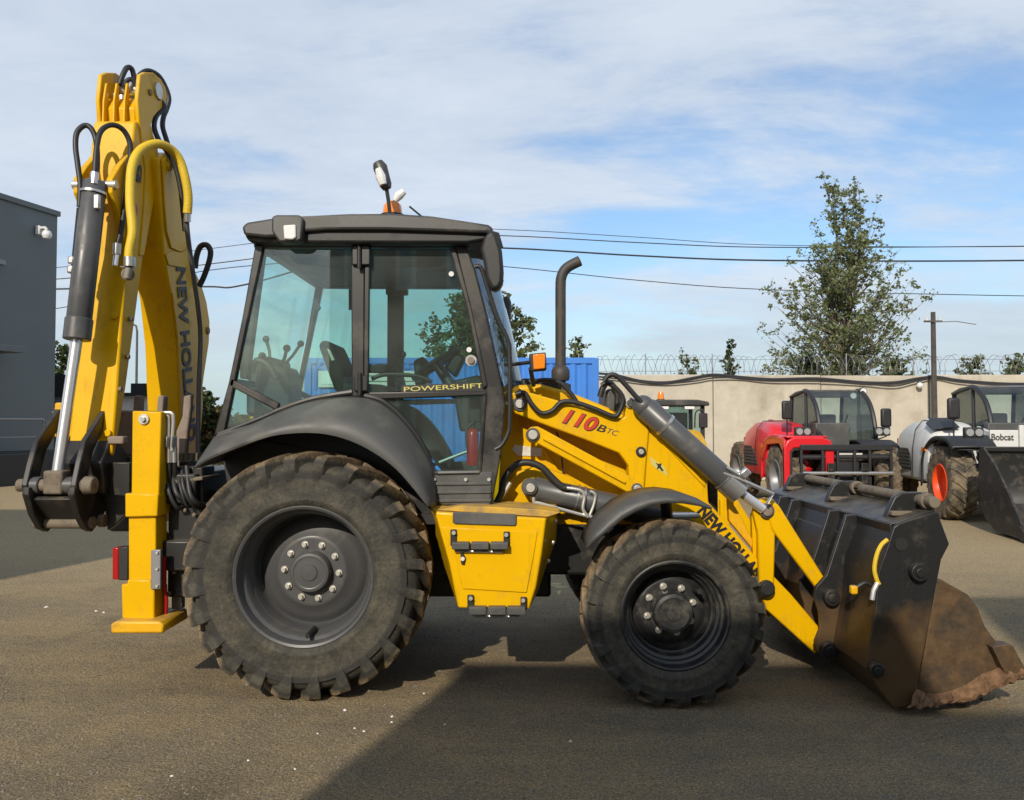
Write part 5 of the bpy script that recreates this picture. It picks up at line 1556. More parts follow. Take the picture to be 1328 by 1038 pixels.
for px_ in (219, 226):
    MB().box2(at(px_ - 4, 566, YS + .04), at(px_ + 4, 580, YS + .11)).build('fitting', 'steel', root, bevel=.006)
    MB().cyl(at(px_, 580, YS + .08), at(px_ + .5, 600, YS + .08), .017, n=12).build('fitting', 'steel', root)
hose([(220, 600, YS + .08), (220, 620, YS + .1), (226, 640, YS + .15), (240, 650, YS + .2)], YS, .015)
hose([(227, 600, YS + .08), (228, 622, YS + .12), (236, 645, YS + .2), (255, 648, YS + .3)], YS, .015)
hose([(216, 640, YS + .2), (235, 648, YS + .2), (262, 640, YS + .3), (275, 625, YS + .4)], YS, .02)
hose([(222, 645, YS + .3), (240, 655, YS + .3), (268, 655, YS + .3)], YS, .018, 'zinc')

# ---- digging arm, folded and swung so that its plane lies across the machine
XD0, XD1 = -2.55, -2.83            # dipper, right and left cheek
XB0, XB1 = -2.50, -2.74            # boom
def xprism(name, pts, X0, X1, m, bevel=.008, parent=None, Xp=None):
    return MB().prism([V((X0, p.y, p.z)) for p in onxs(pts, Xp if Xp else X0)], (X1 - X0, 0, 0)).build(name, m, parent or root, bevel=bevel)
dip = [(176, 158), (172, 200), (169, 260), (165, 330), (160, 400), (153, 500), (146, 588), (149, 592), (152, 580), (164, 505), (178, 400), (187, 330), (197, 268), (203, 240), (205, 210), (201, 188), (197, 176), (191, 165), (190, 155)]
dp = xprism('dipper', dip, XD0 - .004, XD1, 'yellow', .012, Xp=XD0)
chk = [(181, 97), (187, 94), (198, 94.5), (208, 103), (214, 114), (216, 126), (213, 138), (204, 145), (198, 152), (195, 162), (198, 176), (203, 188), (206, 210), (203, 240), (197, 270), (186, 332), (180, 332), (186, 270), (188, 220), (180, 160), (178, 130)]
xprism('dipper_cheek', chk, XD0 + .006, XD0 - .022, 'yellow', .006, Xp=XD0)
ck = xprism('dipper_cheek', chk, XD0 + .006, XD0 - .022, 'yellow', .006, Xp=XD0)
ck.location.x += (XD1 - XD0) + .02; ORIG[ck.name].x += (XD1 - XD0) + .02
for xx in (-2.63, -2.70, -2.77):
    xprism('dipper_rib', [(181, 108), (183, 108), (184, 140), (180, 165), (177, 170), (178, 130)], xx, xx - .014, 'yellow', .004, Xp=XD0)
xprism('dipper_head', [(186, 128), (200, 128), (205, 140), (192, 160), (182, 162), (181, 140)], XD0 - .03, XD1 + .03, 'yellow', .01, Xp=XD0)
MB().cyl(V((XD0 + .02, onx(203, 118, XD0).y, onx(203, 118, XD0).z)), V((XD1 - .02, onx(203, 118, XD0).y, onx(203, 118, XD0).z)), .055).build('arm_pivot', 'zinc', root)
for a, b, r_ in ((194, 120, .022), (206, 128, .014)):
    p = onx(a, b, XD0 + .006); MB().cyl(p, p + V((.012, 0, 0)), r_, n=14).build('pin_cap', 'cast_dusty', root, bevel=.003)
# ears for the bucket cylinder
for x0 in (XD1 + .01, XD0 - .06):
    p = [onx(a, b, XD0) for a, b in ((172, 200), (160, 215), (150, 232), (150, 250), (158, 275), (164, 300), (166, 330), (172, 330))]
    MB().prism([V((0, q.y, q.z)) + V((x0, 0, 0)) for q in p], (.04, 0, 0)).build('cylinder_ear', 'yellow', root, bevel=.006)
pe = onx(152, 240, XD0)
MB().cyl((XD1 + .0, pe.y, pe.z), (XD0 + .0, pe.y, pe.z), .028).build('ear_pin', 'zinc', root, bevel=.004)
# bucket cylinder
XC = -2.765
c0 = V((at(123, 236, 5.02).x, 5.02, at(123, 236, 5.02).z)); c1 = at(100, 438, 4.92); c2 = at(75, 612, 4.84)
bcyl = cylinder('bucket_cylinder', c0, c1, c2, .072, .033)
MB().cyl(c0 + (c1 - c0).normalized() * .07, c0 + (c1 - c0).normalized() * .085, .082, n=24).build('clamp', 'steel', bcyl)
MB().box(at(126, 262, 4.94), (.035, .03, .09)).build('clamp_block', 'steel', bcyl, bevel=.006)
MB().cyl(at(123, 224, 4.98), at(122, 240, 4.97), .028, n=10).build('fitting', 'steel', bcyl, bevel=.004)
for a, b in ((94, 338), (93, 350)):
    MB().box(at(a, b, 4.95), (.04, .05, .05)).build('fitting', 'steel', bcyl, bevel=.01)
MB().tube(ats([(103, 270), (97, 330), (95, 355)], 4.97), .016, 8).build('pipe', 'hose', bcyl)
# link plates, rod end, pins
ln = [(5.15, 530), (5.12, 528), (5.09, 531), (4.99, 549), (4.86, 572), (4.805, 600), (4.755, 630), (4.77, 640), (4.84, 640), (4.90, 612), (4.95, 585), (5.05, 562), (5.15, 545), (5.18, 537)]
def lk(X):
    return [V((X, y, at(100, py, 5.0 if False else y).z)) for y, py in ln]
for X in (-2.945, -2.655):
    MB().prism(lk(X), (.035, 0, 0)).build('bucket_link', 'black_paint', root, bevel=.006)
zc = at(75, 630, 4.80).z
MB().cyl((-3.0, 4.82, zc), (-2.56, 4.82, zc), .038, n=20).build('link_pin', 'pin_dirty', root, bevel=.004)
MB().cyl((-2.60, 4.82, zc), (-2.54, 4.82, zc), .055, .05, n=20).build('pin_boss', 'pin_dirty', root, bevel=.006)
MB().cyl((-2.92, 4.82, zc), (-2.86, 4.82, zc), .052, n=20).build('pin_boss', 'cylinder_grey', root, bevel=.006)
MB().cyl((-2.72, 4.82, zc), (-2.63, 4.82, zc), .052, n=20).build('pin_boss', 'cylinder_grey', root, bevel=.006)
MB().box((c2.x + .01, 4.82, zc + .02), (.115, .11, .14)).build('rod_end', 'pin_dirty', root, bevel=.012)
MB().cyl((-2.98, 5.15, at(0, 537, 5.15).z), (-2.58, 5.15, at(0, 537, 5.15).z), .04).build('link_pin', 'black_paint', root, bevel=.004)
MB().box((-2.80, 5.17, at(0, 545, 5.2).z), (.30, .16, .22)).build('dipper_tip', 'yellow_worn', root, bevel=.012)
# dipper tip down to the hitch
xprism('dipper_tip', [(146, 575), (152, 560), (170, 590), (172, 635), (160, 650), (140, 640), (136, 600)], XD0 - .02, XD1 + .0, 'black_paint', .012, Xp=XD0)
hk = [(4.745, 632), (4.74, 642), (4.80, 668), (4.88, 686), (4.95, 690), (5.02, 680), (5.15, 655), (5.22, 620), (5.15, 600), (5.0, 612), (4.86, 632)]
for X in (-2.93, -2.66):
    MB().prism([V((X, y, at(100, py, y).z)) for y, py in hk], (.04, 0, 0)).build('hitch_plate', 'black_paint', root, bevel=.006)
MB().prism([V((-2.90, y, at(100, py, y).z)) for y, py in ((4.78, 648), (4.80, 644), (5.0, 644), (5.0, 668), (4.90, 674))], (.25, 0, 0)).build('hitch_cross_plate', 'black_paint', root, bevel=.006)
MB().cyl((-2.96, 4.93, at(0, 678, 4.93).z), (-2.60, 4.93, at(0, 678, 4.93).z), .036).build('hitch_pin', 'pin_dirty', root, bevel=.004)
MB().cyl((-2.62, 5.03, at(0, 676, 5.0).z), (-2.58, 5.03, at(0, 676, 5.0).z), .04).build('pin_boss', 'pin_dirty', root, bevel=.004)
MB().prism(ats([(129, 652), (135, 652), (139, 688), (146, 684), (168, 664), (168, 600), (140, 600)], 5.05), (0, .05, 0)).build('hitch_plate', 'black_paint', root, bevel=.006)
# king post, sideshift carriage
MB().prism(ats([(146, 532), (196, 533), (196, 592), (146, 592)], 5.42), (0, .25, 0)).build('carriage_block', 'cast_dusty', root, bevel=.015)
MB().prism(ats([(146, 592), (170, 592), (170, 634), (140, 634)], 5.30), (0, .3, 0)).build('carriage_box', 'black_paint', root, bevel=.012)
MB().prism(ats([(120, 560), (150, 556), (196, 596), (196, 668), (170, 690), (140, 690)], 5.5), (0, .7, 0)).build('king_post', 'black_paint', root, bevel=.02)
for a in (172, 203):
    MB().prism(ats([(a, 534), (a + 1, 516), (a + 3, 513), (a + 8, 513), (a + 9, 516), (a + 8, 536)], 5.42), (0, .08, 0)).build('carriage_claw', 'cast_dusty', root, bevel=.01)
MB().prism(ats([(228, 560), (236, 540), (238, 514), (247, 512), (247, 528), (243, 560), (240, 600), (230, 640)], 5.2), (0, .05, 0)).build('swing_link', 'cast_dusty', root, bevel=.01)
# boom
bm_ = [(206, 205), (205, 215), (208, 260), (213, 330), (219, 365), (224, 390), (230, 450), (233, 530), (232, 600), (229, 650), (252, 650), (257, 600), (261, 560), (264, 525), (263, 480), (259, 430), (254, 390), (248, 345), (243, 310), (238, 255), (234, 218), (227, 201), (217, 198)]
boom = xprism('boom', bm_, XB0, XB1, 'yellow', .012)
xprism('boom_flange', [(252, 340), (258, 352), (266, 368), (273, 392), (277, 418), (276, 445), (270, 485), (262, 545), (257, 600), (252, 640), (255, 600), (259, 560), (262, 525), (261, 480), (257, 430), (252, 390)], XB0 - .03, XB1 + .03, 'yellow', .008, Xp=XB0)
xprism('boom_plate', [(208, 208), (216, 200), (226, 203), (232, 220), (236, 260), (240, 300), (241, 322), (232, 327), (220, 322), (214, 300), (211, 262)], XB0 + .016, XB0 + .002, 'yellow', .004, Xp=XB0)
xprism('boom_plate', [(213, 330), (222, 326), (233, 328), (242, 324), (244, 345), (238, 348), (228, 346), (217, 344)], XB0 + .012, XB0 + .002, 'yellow', .004, Xp=XB0)
xprism('boom_edge', [(222, 380), (229, 440), (232, 530), (231, 640), (234, 640), (235, 530), (232, 440), (226, 380)], XB0 + .012, XB0 + .002, 'yellow', .003, Xp=XB0)
p = onx(219, 216, XB0 + .016); MB().cyl(p, p + V((.012, 0, 0)), .035, n=20).build('pin_ring', 'yellow_worn', root, bevel=.003)
p = onx(269, 429, XB0 - .03); MB().cyl(p, p + V((.012, 0, 0)), .03, n=14).build('pin_cap', 'cast_dusty', root, bevel=.003)
t0 = onx(228.5, 347, XB0 + .004); t1 = onx(239.5, 516, XB0 + .004)
bd = (t1 - t0).normalized()
text('NEW HOLLAND', 'lettering_black', root, t0, bd, (0, 1, 0), .165, 1.30, bold=.03, lift=.002)
t0 = onx(174, 305, XD0 + .008); t1 = onx(182, 215, XD0 + .008)
text('110', 'lettering_red', root, onx(172.5, 322, XD0 + .0), (t1 - t0), (0, -1, 0), .09, .30, bold=.03, lift=.009)
text('B', 'lettering_black', root, onx(181, 238, XD0 + .0), (t1 - t0), (0, -1, 0), .09, .12, bold=.03, lift=.009)
# hoses of the digging arm
def hx(pts, r_, m='hose', name='hose', k=6):
    """pts: (px, py, Y)"""
    return MB().tube(catmull([at(a, b, y) for a, b, y in pts], k), r_, 10).build(name, m, root, smooth=60)
hx([(167, 346, 5.02), (168, 325, 5.02), (172, 300, 5.03), (169, 265, 5.06), (169, 240, 5.1), (171, 218, 5.14), (178, 200, 5.2), (190, 190, 5.27), (206, 187, 5.35), (222, 194, 5.45), (233, 208, 5.5), (240, 230, 5.52), (244, 255, 5.54), (243, 277, 5.55)], .030, 'hose_yellow', 'yellow_hose')
hx([(242, 274, 5.55), (243, 300, 5.6), (249, 345, 5.75), (257, 400, 5.9), (260, 440, 6.0), (258, 500, 6.0), (257, 560, 6.0), (256, 630, 5.95)], .017, 'hose_grey')
hx([(243, 277, 5.55), (243, 288, 5.56)], .024, 'steel', 'fitting', 1)
hx([(103, 268, 4.96), (104, 240, 4.97), (101, 215, 4.98), (98, 190, 5.0), (100, 172, 5.02), (110, 163, 5.05), (119, 168, 5.06), (125, 185, 5.06), (126, 215, 5.02), (124, 228, 4.99)], .017)
hx([(123, 224, 4.97), (125, 195, 5.0), (130, 172, 5.05), (141, 163, 5.1), (153, 164, 5.14), (163, 173, 5.18), (169, 190, 5.2), (168, 220, 5.2), (163, 260, 5.16), (157, 300, 5.14), (152, 318, 5.12)], .017)
hx([(152, 316, 5.12), (151, 330, 5.12)], .026, 'steel', 'fitting', 1)
hx([(151, 330, 5.12), (149, 345, 5.11)], .017, 'chrome', 'fitting', 1)
hx([(168, 334, 5.02), (168, 346, 5.02)], .036, 'steel', 'fitting', 1)
hx([(168, 346, 5.02), (165, 360, 5.04)], .022, 'zinc', 'fitting', 1)
MB().box2(at(155, 345, 5.03), at(176, 350, 5.10)).build('hose_bracket', 'steel', root, bevel=.006)
MB().cyl(at(166, 356, 5.12), at(166, 356, 5.04), .04, n=16).build('hose_boss', 'cast_dusty', root, bevel=.005)
hx([(155, 110, 5.5), (160, 96, 5.52), (165, 88, 5.55), (171, 90, 5.58), (174, 104, 5.6), (173, 120, 5.6)], .018)
hx([(170, 122, 5.55), (175, 108, 5.6), (182, 97, 5.65), (192, 92, 5.7), (205, 98, 5.75), (214, 112, 5.8), (219, 128, 5.82), (216, 142, 5.8), (212, 152, 5.75), (211, 165, 5.7), (216, 182, 5.68), (224, 208, 5.68), (233, 235, 5.68), (238, 280, 5.66)], .018)
hx([(206, 128, 5.66), (213, 140, 5.68), (203, 150, 5.62), (200, 165, 5.56), (206, 182, 5.56), (216, 196, 5.6), (227, 215, 5.64), (235, 250, 5.66), (240, 300, 5.68)], .018)
hx([(166, 120, 5.45), (163, 108, 5.48), (170, 103, 5.5), (177, 112, 5.52)], .016)
hx([(258, 372, 6.2), (264, 360, 6.2), (271, 340, 6.2), (273, 326, 6.2), (268, 318, 6.2), (260, 320, 6.2), (255, 332, 6.2), (253, 348, 6.2)], .022)
for a, b, y in ((150, 122, 5.4), (158, 124, 5.42), (161, 130, 5.42), (180, 112, 5.5)):
    MB().cyl(at(a, b, y), at(a, b + 6, y), .02, n=10).build('fitting', 'chrome', root, bevel=.003)
# pins, scuffs and clips on the dipper's face
def fy(X, py):
    """point of the dipper's camera-facing edge at pixel row py"""
    for (a, b), (c, d) in zip(dip, dip[1:]):
        if b <= py <= d:
            q = onx(a + (c - a) * (py - b) / (d - b), py, XD0); return V((X, q.y, q.z))
for X, py in ((-2.60, 410), (-2.585, 562)):
    p = fy(X, py)
    if p: MB().cyl(p, p + V((0, -.02, 0)), .022, n=14).build('pin_cap', 'yellow', root, bevel=.004)
for a, b in ((168, 414), (164, 463), (154, 505)):
    p = onx(a, b, XD0); MB().cyl(p, p + V((.02, 0, 0)), .016, n=10).build('pin_cap', 'cast_dusty', root, bevel=.003)
MB().box2(fy(-2.58, 570) + V((0, -.02, -.03)), fy(-2.48, 570) + V((0, .05, .02))).build('transport_catch', 'cast_dusty', root, bevel=.01)

# rear clutter: hoses, valve bank and brackets between the stabiliser and the wheel
rnd_ = random.Random(9)
vb = MB().box2(at(232, 598, YS + .26), at(258, 616, YS + .40)).build('valve_bank', 'black_paint', root, bevel=.008)
for k in range(4):
    q = at(235 + k * 6.5, 598, YS + .30)
    MB().cyl(q, q + V((0, 0, .05)), .016, n=10).build('fitting', 'pin_dirty', vb)
for k in range(6):
    x0_ = 212 + k * 6
    hose([(x0_, 620 - k * 3, YS + .14), (x0_ + 4 + rnd_.uniform(-3, 3), 636 + rnd_.uniform(-4, 6), YS + .08), (x0_ + 14, 652 + rnd_.uniform(-5, 9), YS + .10), (x0_ + 30, 648 + rnd_.uniform(-8, 14), YS + .22)], YS, .011 + .003 * (k % 3))
for k in range(4):
    hose([(214, 690 + k * 9, YS + .2), (222 + 2 * k, 700 + 12 * k, YS + .16), (236, 705 + 10 * k, YS + .2), (250, 690 + 16 * k, YS + .3)], YS, .012)
MB().prism(ats([(206, 624), (262, 618), (263, 623), (206, 630)], YS + .1), (0, .3, 0)).build('frame_rail', 'pin_dirty', root, bevel=.006)
for a_, b_ in ((216, 720), (226, 742), (219, 770), (240, 662), (252, 668)):
    q = at(a_, b_, YS + .13)
    MB().sphere(q, .014, 5).build('bolt', 'pin_dirty', root)
MB().prism(ats([(222, 770), (236, 768), (236, 790), (222, 790)], YS + .2), (0, .05, 0)).build('bracket_plate', 'galvanised', root, bevel=.006)

# ================================================================== machines parked before the wall
def lug_tyre(Rr, W, rim, n, m='rubber'):
    mb = MB()
    prof = [(rim, -.36), (rim + .02, -.45), ((rim + Rr) / 2, -.5), (Rr - .06, -.47), (Rr - .035, -.4), (Rr - .03, 0)]
    prof += [(r_, -y) for r_, y in reversed(prof[:-1])]
    mb.lathe([(r_, y * W) for r_, y in prof], (0, 0, 0), (0, 1, 0), 48)
    for s in (-1, 1):
        for k in range(n):
            a0 = 2 * math.pi * (k + (.5 if s > 0 else 0)) / n
            rings = []
            for t, rb, yb, rt, yt in ((0, Rr - .04, -.01, Rr, -.01), (.6, Rr - .045, .25, Rr - .004, .25), (1, Rr - .07, .42, Rr - .02, .47), (1.08, Rr - .14, .46, Rr - .10, .51)):
                a = a0 + .27 * (1 - t); hw = .038 / Rr
                rings.append([V((r_ * math.sin(a + hw * f_), s * y_ * W, r_ * math.cos(a + hw * f_))) for r_, y_, f_ in ((rb, yb, -1.2), (rt, yt, -.8), (rt, yt, .8), (rb, yb, 1.2))])
            mb.loft(rings, True, True)
    return mb
mat('rubber_dusty', (0.05, 0.042, 0.032), 0.9, dirt=(0.22, 0.17, 0.105), dirt_amt=0.85, dirt_scale=5.0, world_space=False, bump=.2)
def telehandler(name, label, loc, heading, body, rimm, attach, arm='cylinder_grey'):
    """local frame: +x forward, +y left, z up; engine on the right, cab on the left"""
    t = empty(name, (0, 0, 0))
    tag(t, label, 'telehandler', 'telehandlers parked before the wall')
    Rr, W = .61, .42
    tb = None
    for x, s in ((1.35, -1), (1.35, 1), (-1.35, -1), (-1.35, 1)):
        w = empty('wheel', (x, s * .86, Rr), t)
        if tb is None:
            m = lug_tyre(Rr, W, .31, 18); m.v = [p + V((x, s * .86, Rr)) for p in m.v]
            tb = m.build('tyre', 'rubber_dusty', w, origin=(x, s * .86, Rr))
        else:
            share('tyre', tb, w, (x, s * .86, Rr))
        MB().lathe([(.31, s * .16), (.325, s * .19), (.31, s * .2), (.28, s * .17), (.26, s * .06), (.2, s * .02), (.12, s * .02), (.12, s * .09), (.001, s * .1)], (x, s * .86, Rr), (0, 1, 0), 32).build('rim', rimm, w)
    MB().box2((-1.9, -.5, .45), (1.5, .5, .85)).build('chassis', 'dark_trim', t, bevel=.03)
    MB().cyl((1.35, -.7, Rr), (1.35, .7, Rr), .1).build('front_axle', 'dark_trim', t)
    MB().cyl((-1.35, -.7, Rr), (-1.35, .7, Rr), .1).build('rear_axle', 'dark_trim', t)
    # engine bonnet, right side: rounded cross-sections swept along x, falling away to the front
    def sec(x, z1, w0, w1, z0=.58):
        return [V((x, -.22, z0)), V((x, w0, z0)), V((x, w0 - .02, z0 + (z1 - z0) * .55)), V((x, w0 + .05, z0 + (z1 - z0) * .85)), V((x, w0 + .16, z1 - .01)), V((x, w1 - .06, z1)), V((x, -.22, z1 - .05))]
    st = [sec(-1.0, 1.52, -1.0, -.3), sec(-.5, 1.64, -1.02, -.3), sec(.1, 1.66, -1.04, -.3), sec(.55, 1.62, -1.05, -.3), sec(.80, 1.52, -1.05, -.3), sec(.9, 1.40, -1.04, -.3)]
    MB().loft(st, True, True).build('bonnet', body, t, bevel=.05, seg=3)
    MB().box2((-.75, -1.05, .75), (-.05 if body == 'white_paint' else .25, -1.0, 1.15)).build('bonnet_grille', 'dark_trim', t, bevel=.01)
    MB().tube([V((.12, y_ - .012, z_ + .004)) for y_, z_ in ((-1.06, .62), (-1.055, 1.17), (-1.0, 1.50), (-.88, 1.655), (-.36, 1.665), (-.22, 1.62))], .008, 6).build('bonnet_seam', 'hose', t)
    for k in range(5):
        MB().box2((-.72, -1.062, .80 + .065 * k), (-.08 if body == 'white_paint' else .22, -1.048, .83 + .065 * k)).build('grille_slat', 'plastic', t)
    MB().box2((-1.02, -.98, 1.2), (-.98, -.80, 1.32)).build('tail_lamp', 'red_lens', t, bevel=.01)
    MB().box2((.62, -1.09, 1.12), (.80, -1.065, 1.19)).build('side_marker', 'orange_lens', t, bevel=.006)
    # front mudguards in body colour, black lip inside
    for s in (-1, 1):
        rows = []
        arc = [(-.76, .55), (-.72, .95), (-.55, 1.22), (-.25, 1.36), (.15, 1.38), (.46, 1.33), (.64, 1.22)] if s < 0 else [(-.70, .95), (-.5, 1.18), (-.2, 1.27), (.15, 1.28), (.42, 1.2)]
        pts = catmull([V((1.35 + a, 0, b)) for a, b in arc], 4)
        MB().sheet([[p + V((0, s * y, 0)) for p in pts] for y in (.42, .75, 1.06)] + [[p + V((0, s * 1.09, -.05)) for p in pts]]).build('mudguard', body if s < 0 and body != 'white_paint' else 'dark_trim', t, solid=.04, smooth=50)
        MB().sheet([[V((1.35 + (p.x - 1.35) * .94, s * y, .62 + (p.z - .62) * .93)) for p in pts] for y in (.44, .98)]).build('guard_liner', 'dark_trim', t, solid=.02, smooth=50)
    # flared arch round the front wheel on the engine side, open to the front
    s = -1
    if body == 'red_paint': MB().prism([V((1.96, y, z)) for y, z in ((-1.10, .42), (-1.10, 1.18), (-1.04, 1.30), (-.92, 1.36), (-.40, 1.36), (-.26, 1.30), (-.20, 1.15), (-.20, .50), (-.34, .50), (-.36, 1.10), (-.42, 1.17), (-.92, 1.17), (-.985, 1.10), (-.99, .42))], (.09, 0, 0)).build('wheel_arch', body, t, bevel=.025, seg=3)
    if body == 'red_paint': MB().prism([V((1.90, y, z)) for y, z in ((-.99, .55), (-.985, 1.10), (-.92, 1.17), (-.42, 1.17), (-.36, 1.10), (-.36, .6), (-.41, .6), (-.41, 1.09), (-.45, 1.12), (-.90, 1.12), (-.94, 1.08), (-.945, .55))], (.12, 0, 0)).build('arch_liner', 'dark_trim', t, bevel=.01)
    if body == 'red_paint': MB().prism([V((x, -1.10, z)) for x, z in ((.55, 1.0), (.9, 1.32), (1.9, 1.37), (2.04, 1.30), (2.05, .42), (1.98, .42), (1.95, 1.1), (1.75, 1.24), (1.0, 1.2), (.72, .9))], (0, .05, 0)).build('arch_side', body, t, bevel=.015)
    if body == 'red_paint': MB().box2((1.55, -1.04, 1.345), (2.0, -.30, 1.385)).build('arch_top', body, t, bevel=.02)
    # hoses, steps and hinges that break up the middle
    rn = random.Random(5)
    for k in range(7):
        y_ = -.22 + rn.uniform(-.04, .05) * k
        MB().tube(catmull([V((1.25, y_, 1.5 - .05 * k)), V((1.5 + rn.uniform(0, .15), y_ - .05, 1.35)), V((1.6, y_ + rn.uniform(-.1, .2), 1.05)), V((1.75, y_ + .1, .8))], 4), .018, 6).build('hose', 'hose', t)
    MB().box2((1.98, -.12, .95), (2.0, .32, 1.08)).build('number_plate', 'wall_white', t, bevel=.004) if body == 'red_paint' else None
    # cab on the left
    cb_ = empty('cab', (.2, .5, .8), t)
    y0, y1 = -.08, .98
    MB().prism([V((-.62, y0, .6)), V((1.0, y0, .6)), V((1.08, y0, 1.15)), V((-.62, y0, 1.25))], (0, y1 - y0, 0)).build('lower_body', 'dark_trim', cb_, bevel=.04)
    front = catmull([V((1.06, 0, 1.15)), V((1.0, 0, 1.6)), V((.80, 0, 1.98)), V((.46, 0, 2.22)), V((.2, 0, 2.27))], 4)
    back = [V((-.62, 0, 1.25)), V((-.62, 0, 1.7)), V((-.56, 0, 2.2))]
    for y in (y0, y1):
        MB().tube([p + V((0, y, 0)) for p in front], .045, 8).build('front_pillar', 'dark_trim', cb_)
        MB().tube([p + V((0, y, 0)) for p in back], .04, 8).build('rear_pillar', 'dark_trim', cb_)
        MB().tube([V((.30, y, 1.2)), V((.28, y, 2.24))], .03, 8).build('door_pillar', 'dark_trim', cb_)
        MB().prism([p + V((0, y, 0)) for p in front] + [p + V((0, y, 0)) for p in reversed(back)], (0, .004 if y == y0 else -.004, 0)).build('side_window', 'far_glass', cb_, smooth=0)
    MB().sheet([[p + V((0, y, 0)) for p in front] for y in (y0 + .03, y1 - .03)]).build('windscreen', 'far_glass', cb_)
    MB().sheet([[p + V((0, y, 0)) for p in back] for y in (y0 + .03, y1 - .03)]).build('rear_window', 'far_glass', cb_)
    MB().loft([[V((-.62, y, 2.19)), V((-.2, y, 2.27)), V((.25, y, 2.29)), V((.42, y, 2.245)), V((.25, y, 2.25)), V((-.6, y, 2.15))] for y in (y0 - .05, y1 + .05)], True, True).build('cab_roof', 'roof_plastic', cb_, bevel=.02)
    MB().box2((-.35, .3, 1.0), (.05, .75, 1.2)).build('seat', 'seat_fabric', cb_, bevel=.04)
    MB().box2((-.42, .3, 1.1), (-.28, .75, 1.8)).build('seat_back', 'seat_fabric', cb_, bevel=.04)
    MB().tube([V((.85, .5, 1.1)), V((.55, .5, 1.42))], .03, 8).build('steering_column', 'hose', cb_)
    torus((.53, .5, 1.44), .18, .016, (-.6, 0, .8), 24).build('steering_wheel', 'hose', cb_)
    MB().tube(catmull([V((1.0, .2, 1.25)), V((1.04, .34, 1.5)), V((.92, .5, 1.78))], 4), .014, 6).build('wiper', 'hose', cb_)
    # mirrors, lamps
    for y, x, z in ((-.78, 1.25, 1.86), (1.22, .95, 1.72)):
        mr = MB().box((x, y, z), (.09, .20, .36)).build('mirror', 'hose', t, bevel=.04, seg=3)
        MB().tube([V((x, y, z - .1)), V((x, y, 1.36)), V((x - .1, y * .9, 1.30))], .014, 6).build('mirror_stem', 'hose', mr)
    for y in (-.62, 1.0):
        hl = MB().box((1.62 if y < 0 else 1.25, y, 1.46), (.10, .30, .17)).build('headlamp', 'hose', t, bevel=.02)
        for q in (-.07, .07):
            MB().cyl((1.67 if y < 0 else 1.30, y + q, 1.46), (1.685 if y < 0 else 1.315, y + q, 1.46), .06, n=14).build('lens', 'head_lens', hl)
    for k in range(2):
        wl_ = MB().cyl((.38, .80 + k * .2, 2.16 + k * .09), (.46, .80 + k * .2, 2.16 + k * .09), .075, n=16).build('work_lamp', 'hose', cb_, bevel=.01)
        MB().cyl((.46, .80 + k * .2, 2.16 + k * .09), (.468, .80 + k * .2, 2.16 + k * .09), .06, n=16).build('lens', 'lamp_glass', wl_)
    # boom between bonnet and cab, lowered to the front
    MB().loft([[V((x, y, z)) for y, z in ((-.2 + .02, zc_ - h), (-.2 + .02, zc_ + h), (.02 - .16 + .06, zc_ + h), (.02 - .16 + .06, zc_ - h))] for x, zc_, h in ((-1.9, 1.55, .16), (1.5, 1.12, .15), (1.75, 1.02, .14))], True, True).build('boom', arm, t, bevel=.02)
    MB().box2((1.55, -.40, .5), (1.95, .30, 1.12)).build('boom_head', 'dark_trim', t, bevel=.04)
    MB().box2((1.05, -.22, .95), (1.2, .42, 1.62)).build('shield_plate', 'plastic', t, bevel=.02)
    for z in (1.05, 1.2, 1.35):
        MB().cyl((1.20, -.3, z), (1.24, -.3, z), .05, n=12).build('hose_end', 'hose', t)
    if body == 'white_paint':
        MB().prism([V((.60, -1.0, 1.60)), V((.9, -1.0, 1.5)), V((.9, -.55, 1.53)), V((.35, -.50, 1.695)), V((.25, -.8, 1.69))], (0, 0, .02)).build('bonnet_vent', 'hose', t, bevel=.005)
    attach(t)
    t.location = loc
    t.rotation_euler = (0, 0, math.atan2(heading[1], heading[0]))
    return t
def fork_carriage(t):
    c = empty('fork_carriage', (2.1, 0, .7), t)
    for z in (.42, 1.18):
        MB().box2((2.02, -.82, z - .05), (2.10, .82, z + .05)).build('cross_bar', 'dark_trim', c, bevel=.01)
    for y in (-.80, -.42, -.15, .15, .42, .80):
        MB().box2((2.04, y - .022, .42), (2.09, y + .022, 1.18)).build('upright', 'dark_trim', c, bevel=.006)
    MB().cyl((2.13, -.8, .72), (2.13, .8, .72), .035).build('fork_shaft', 'steel', c)
    MB().cyl((1.98, -.8, 1.0), (1.98, .8, 1.0), .05).build('cross_tube', 'dark_trim', c)
    for y in (-.3, .3):
        MB().prism([V((2.11, y - .06, .9)), V((2.16, y - .06, .9)), V((2.16, y - .06, .22)), V((3.2, y - .06, .17)), V((3.2, y - .06, .15)), V((2.11, y - .06, .15))], (0, .12, 0)).build('fork', 'black_paint', c, bevel=.006)
    MB().sphere((1.62, -.62, .78), .16, 8, (1, 1.1, 1)).build('tank', 'red_paint', t)
    MB().box((1.66, -.62, .60), (.05, .12, .08)).build('turn_lamp', 'orange_lens', t, bevel=.01)
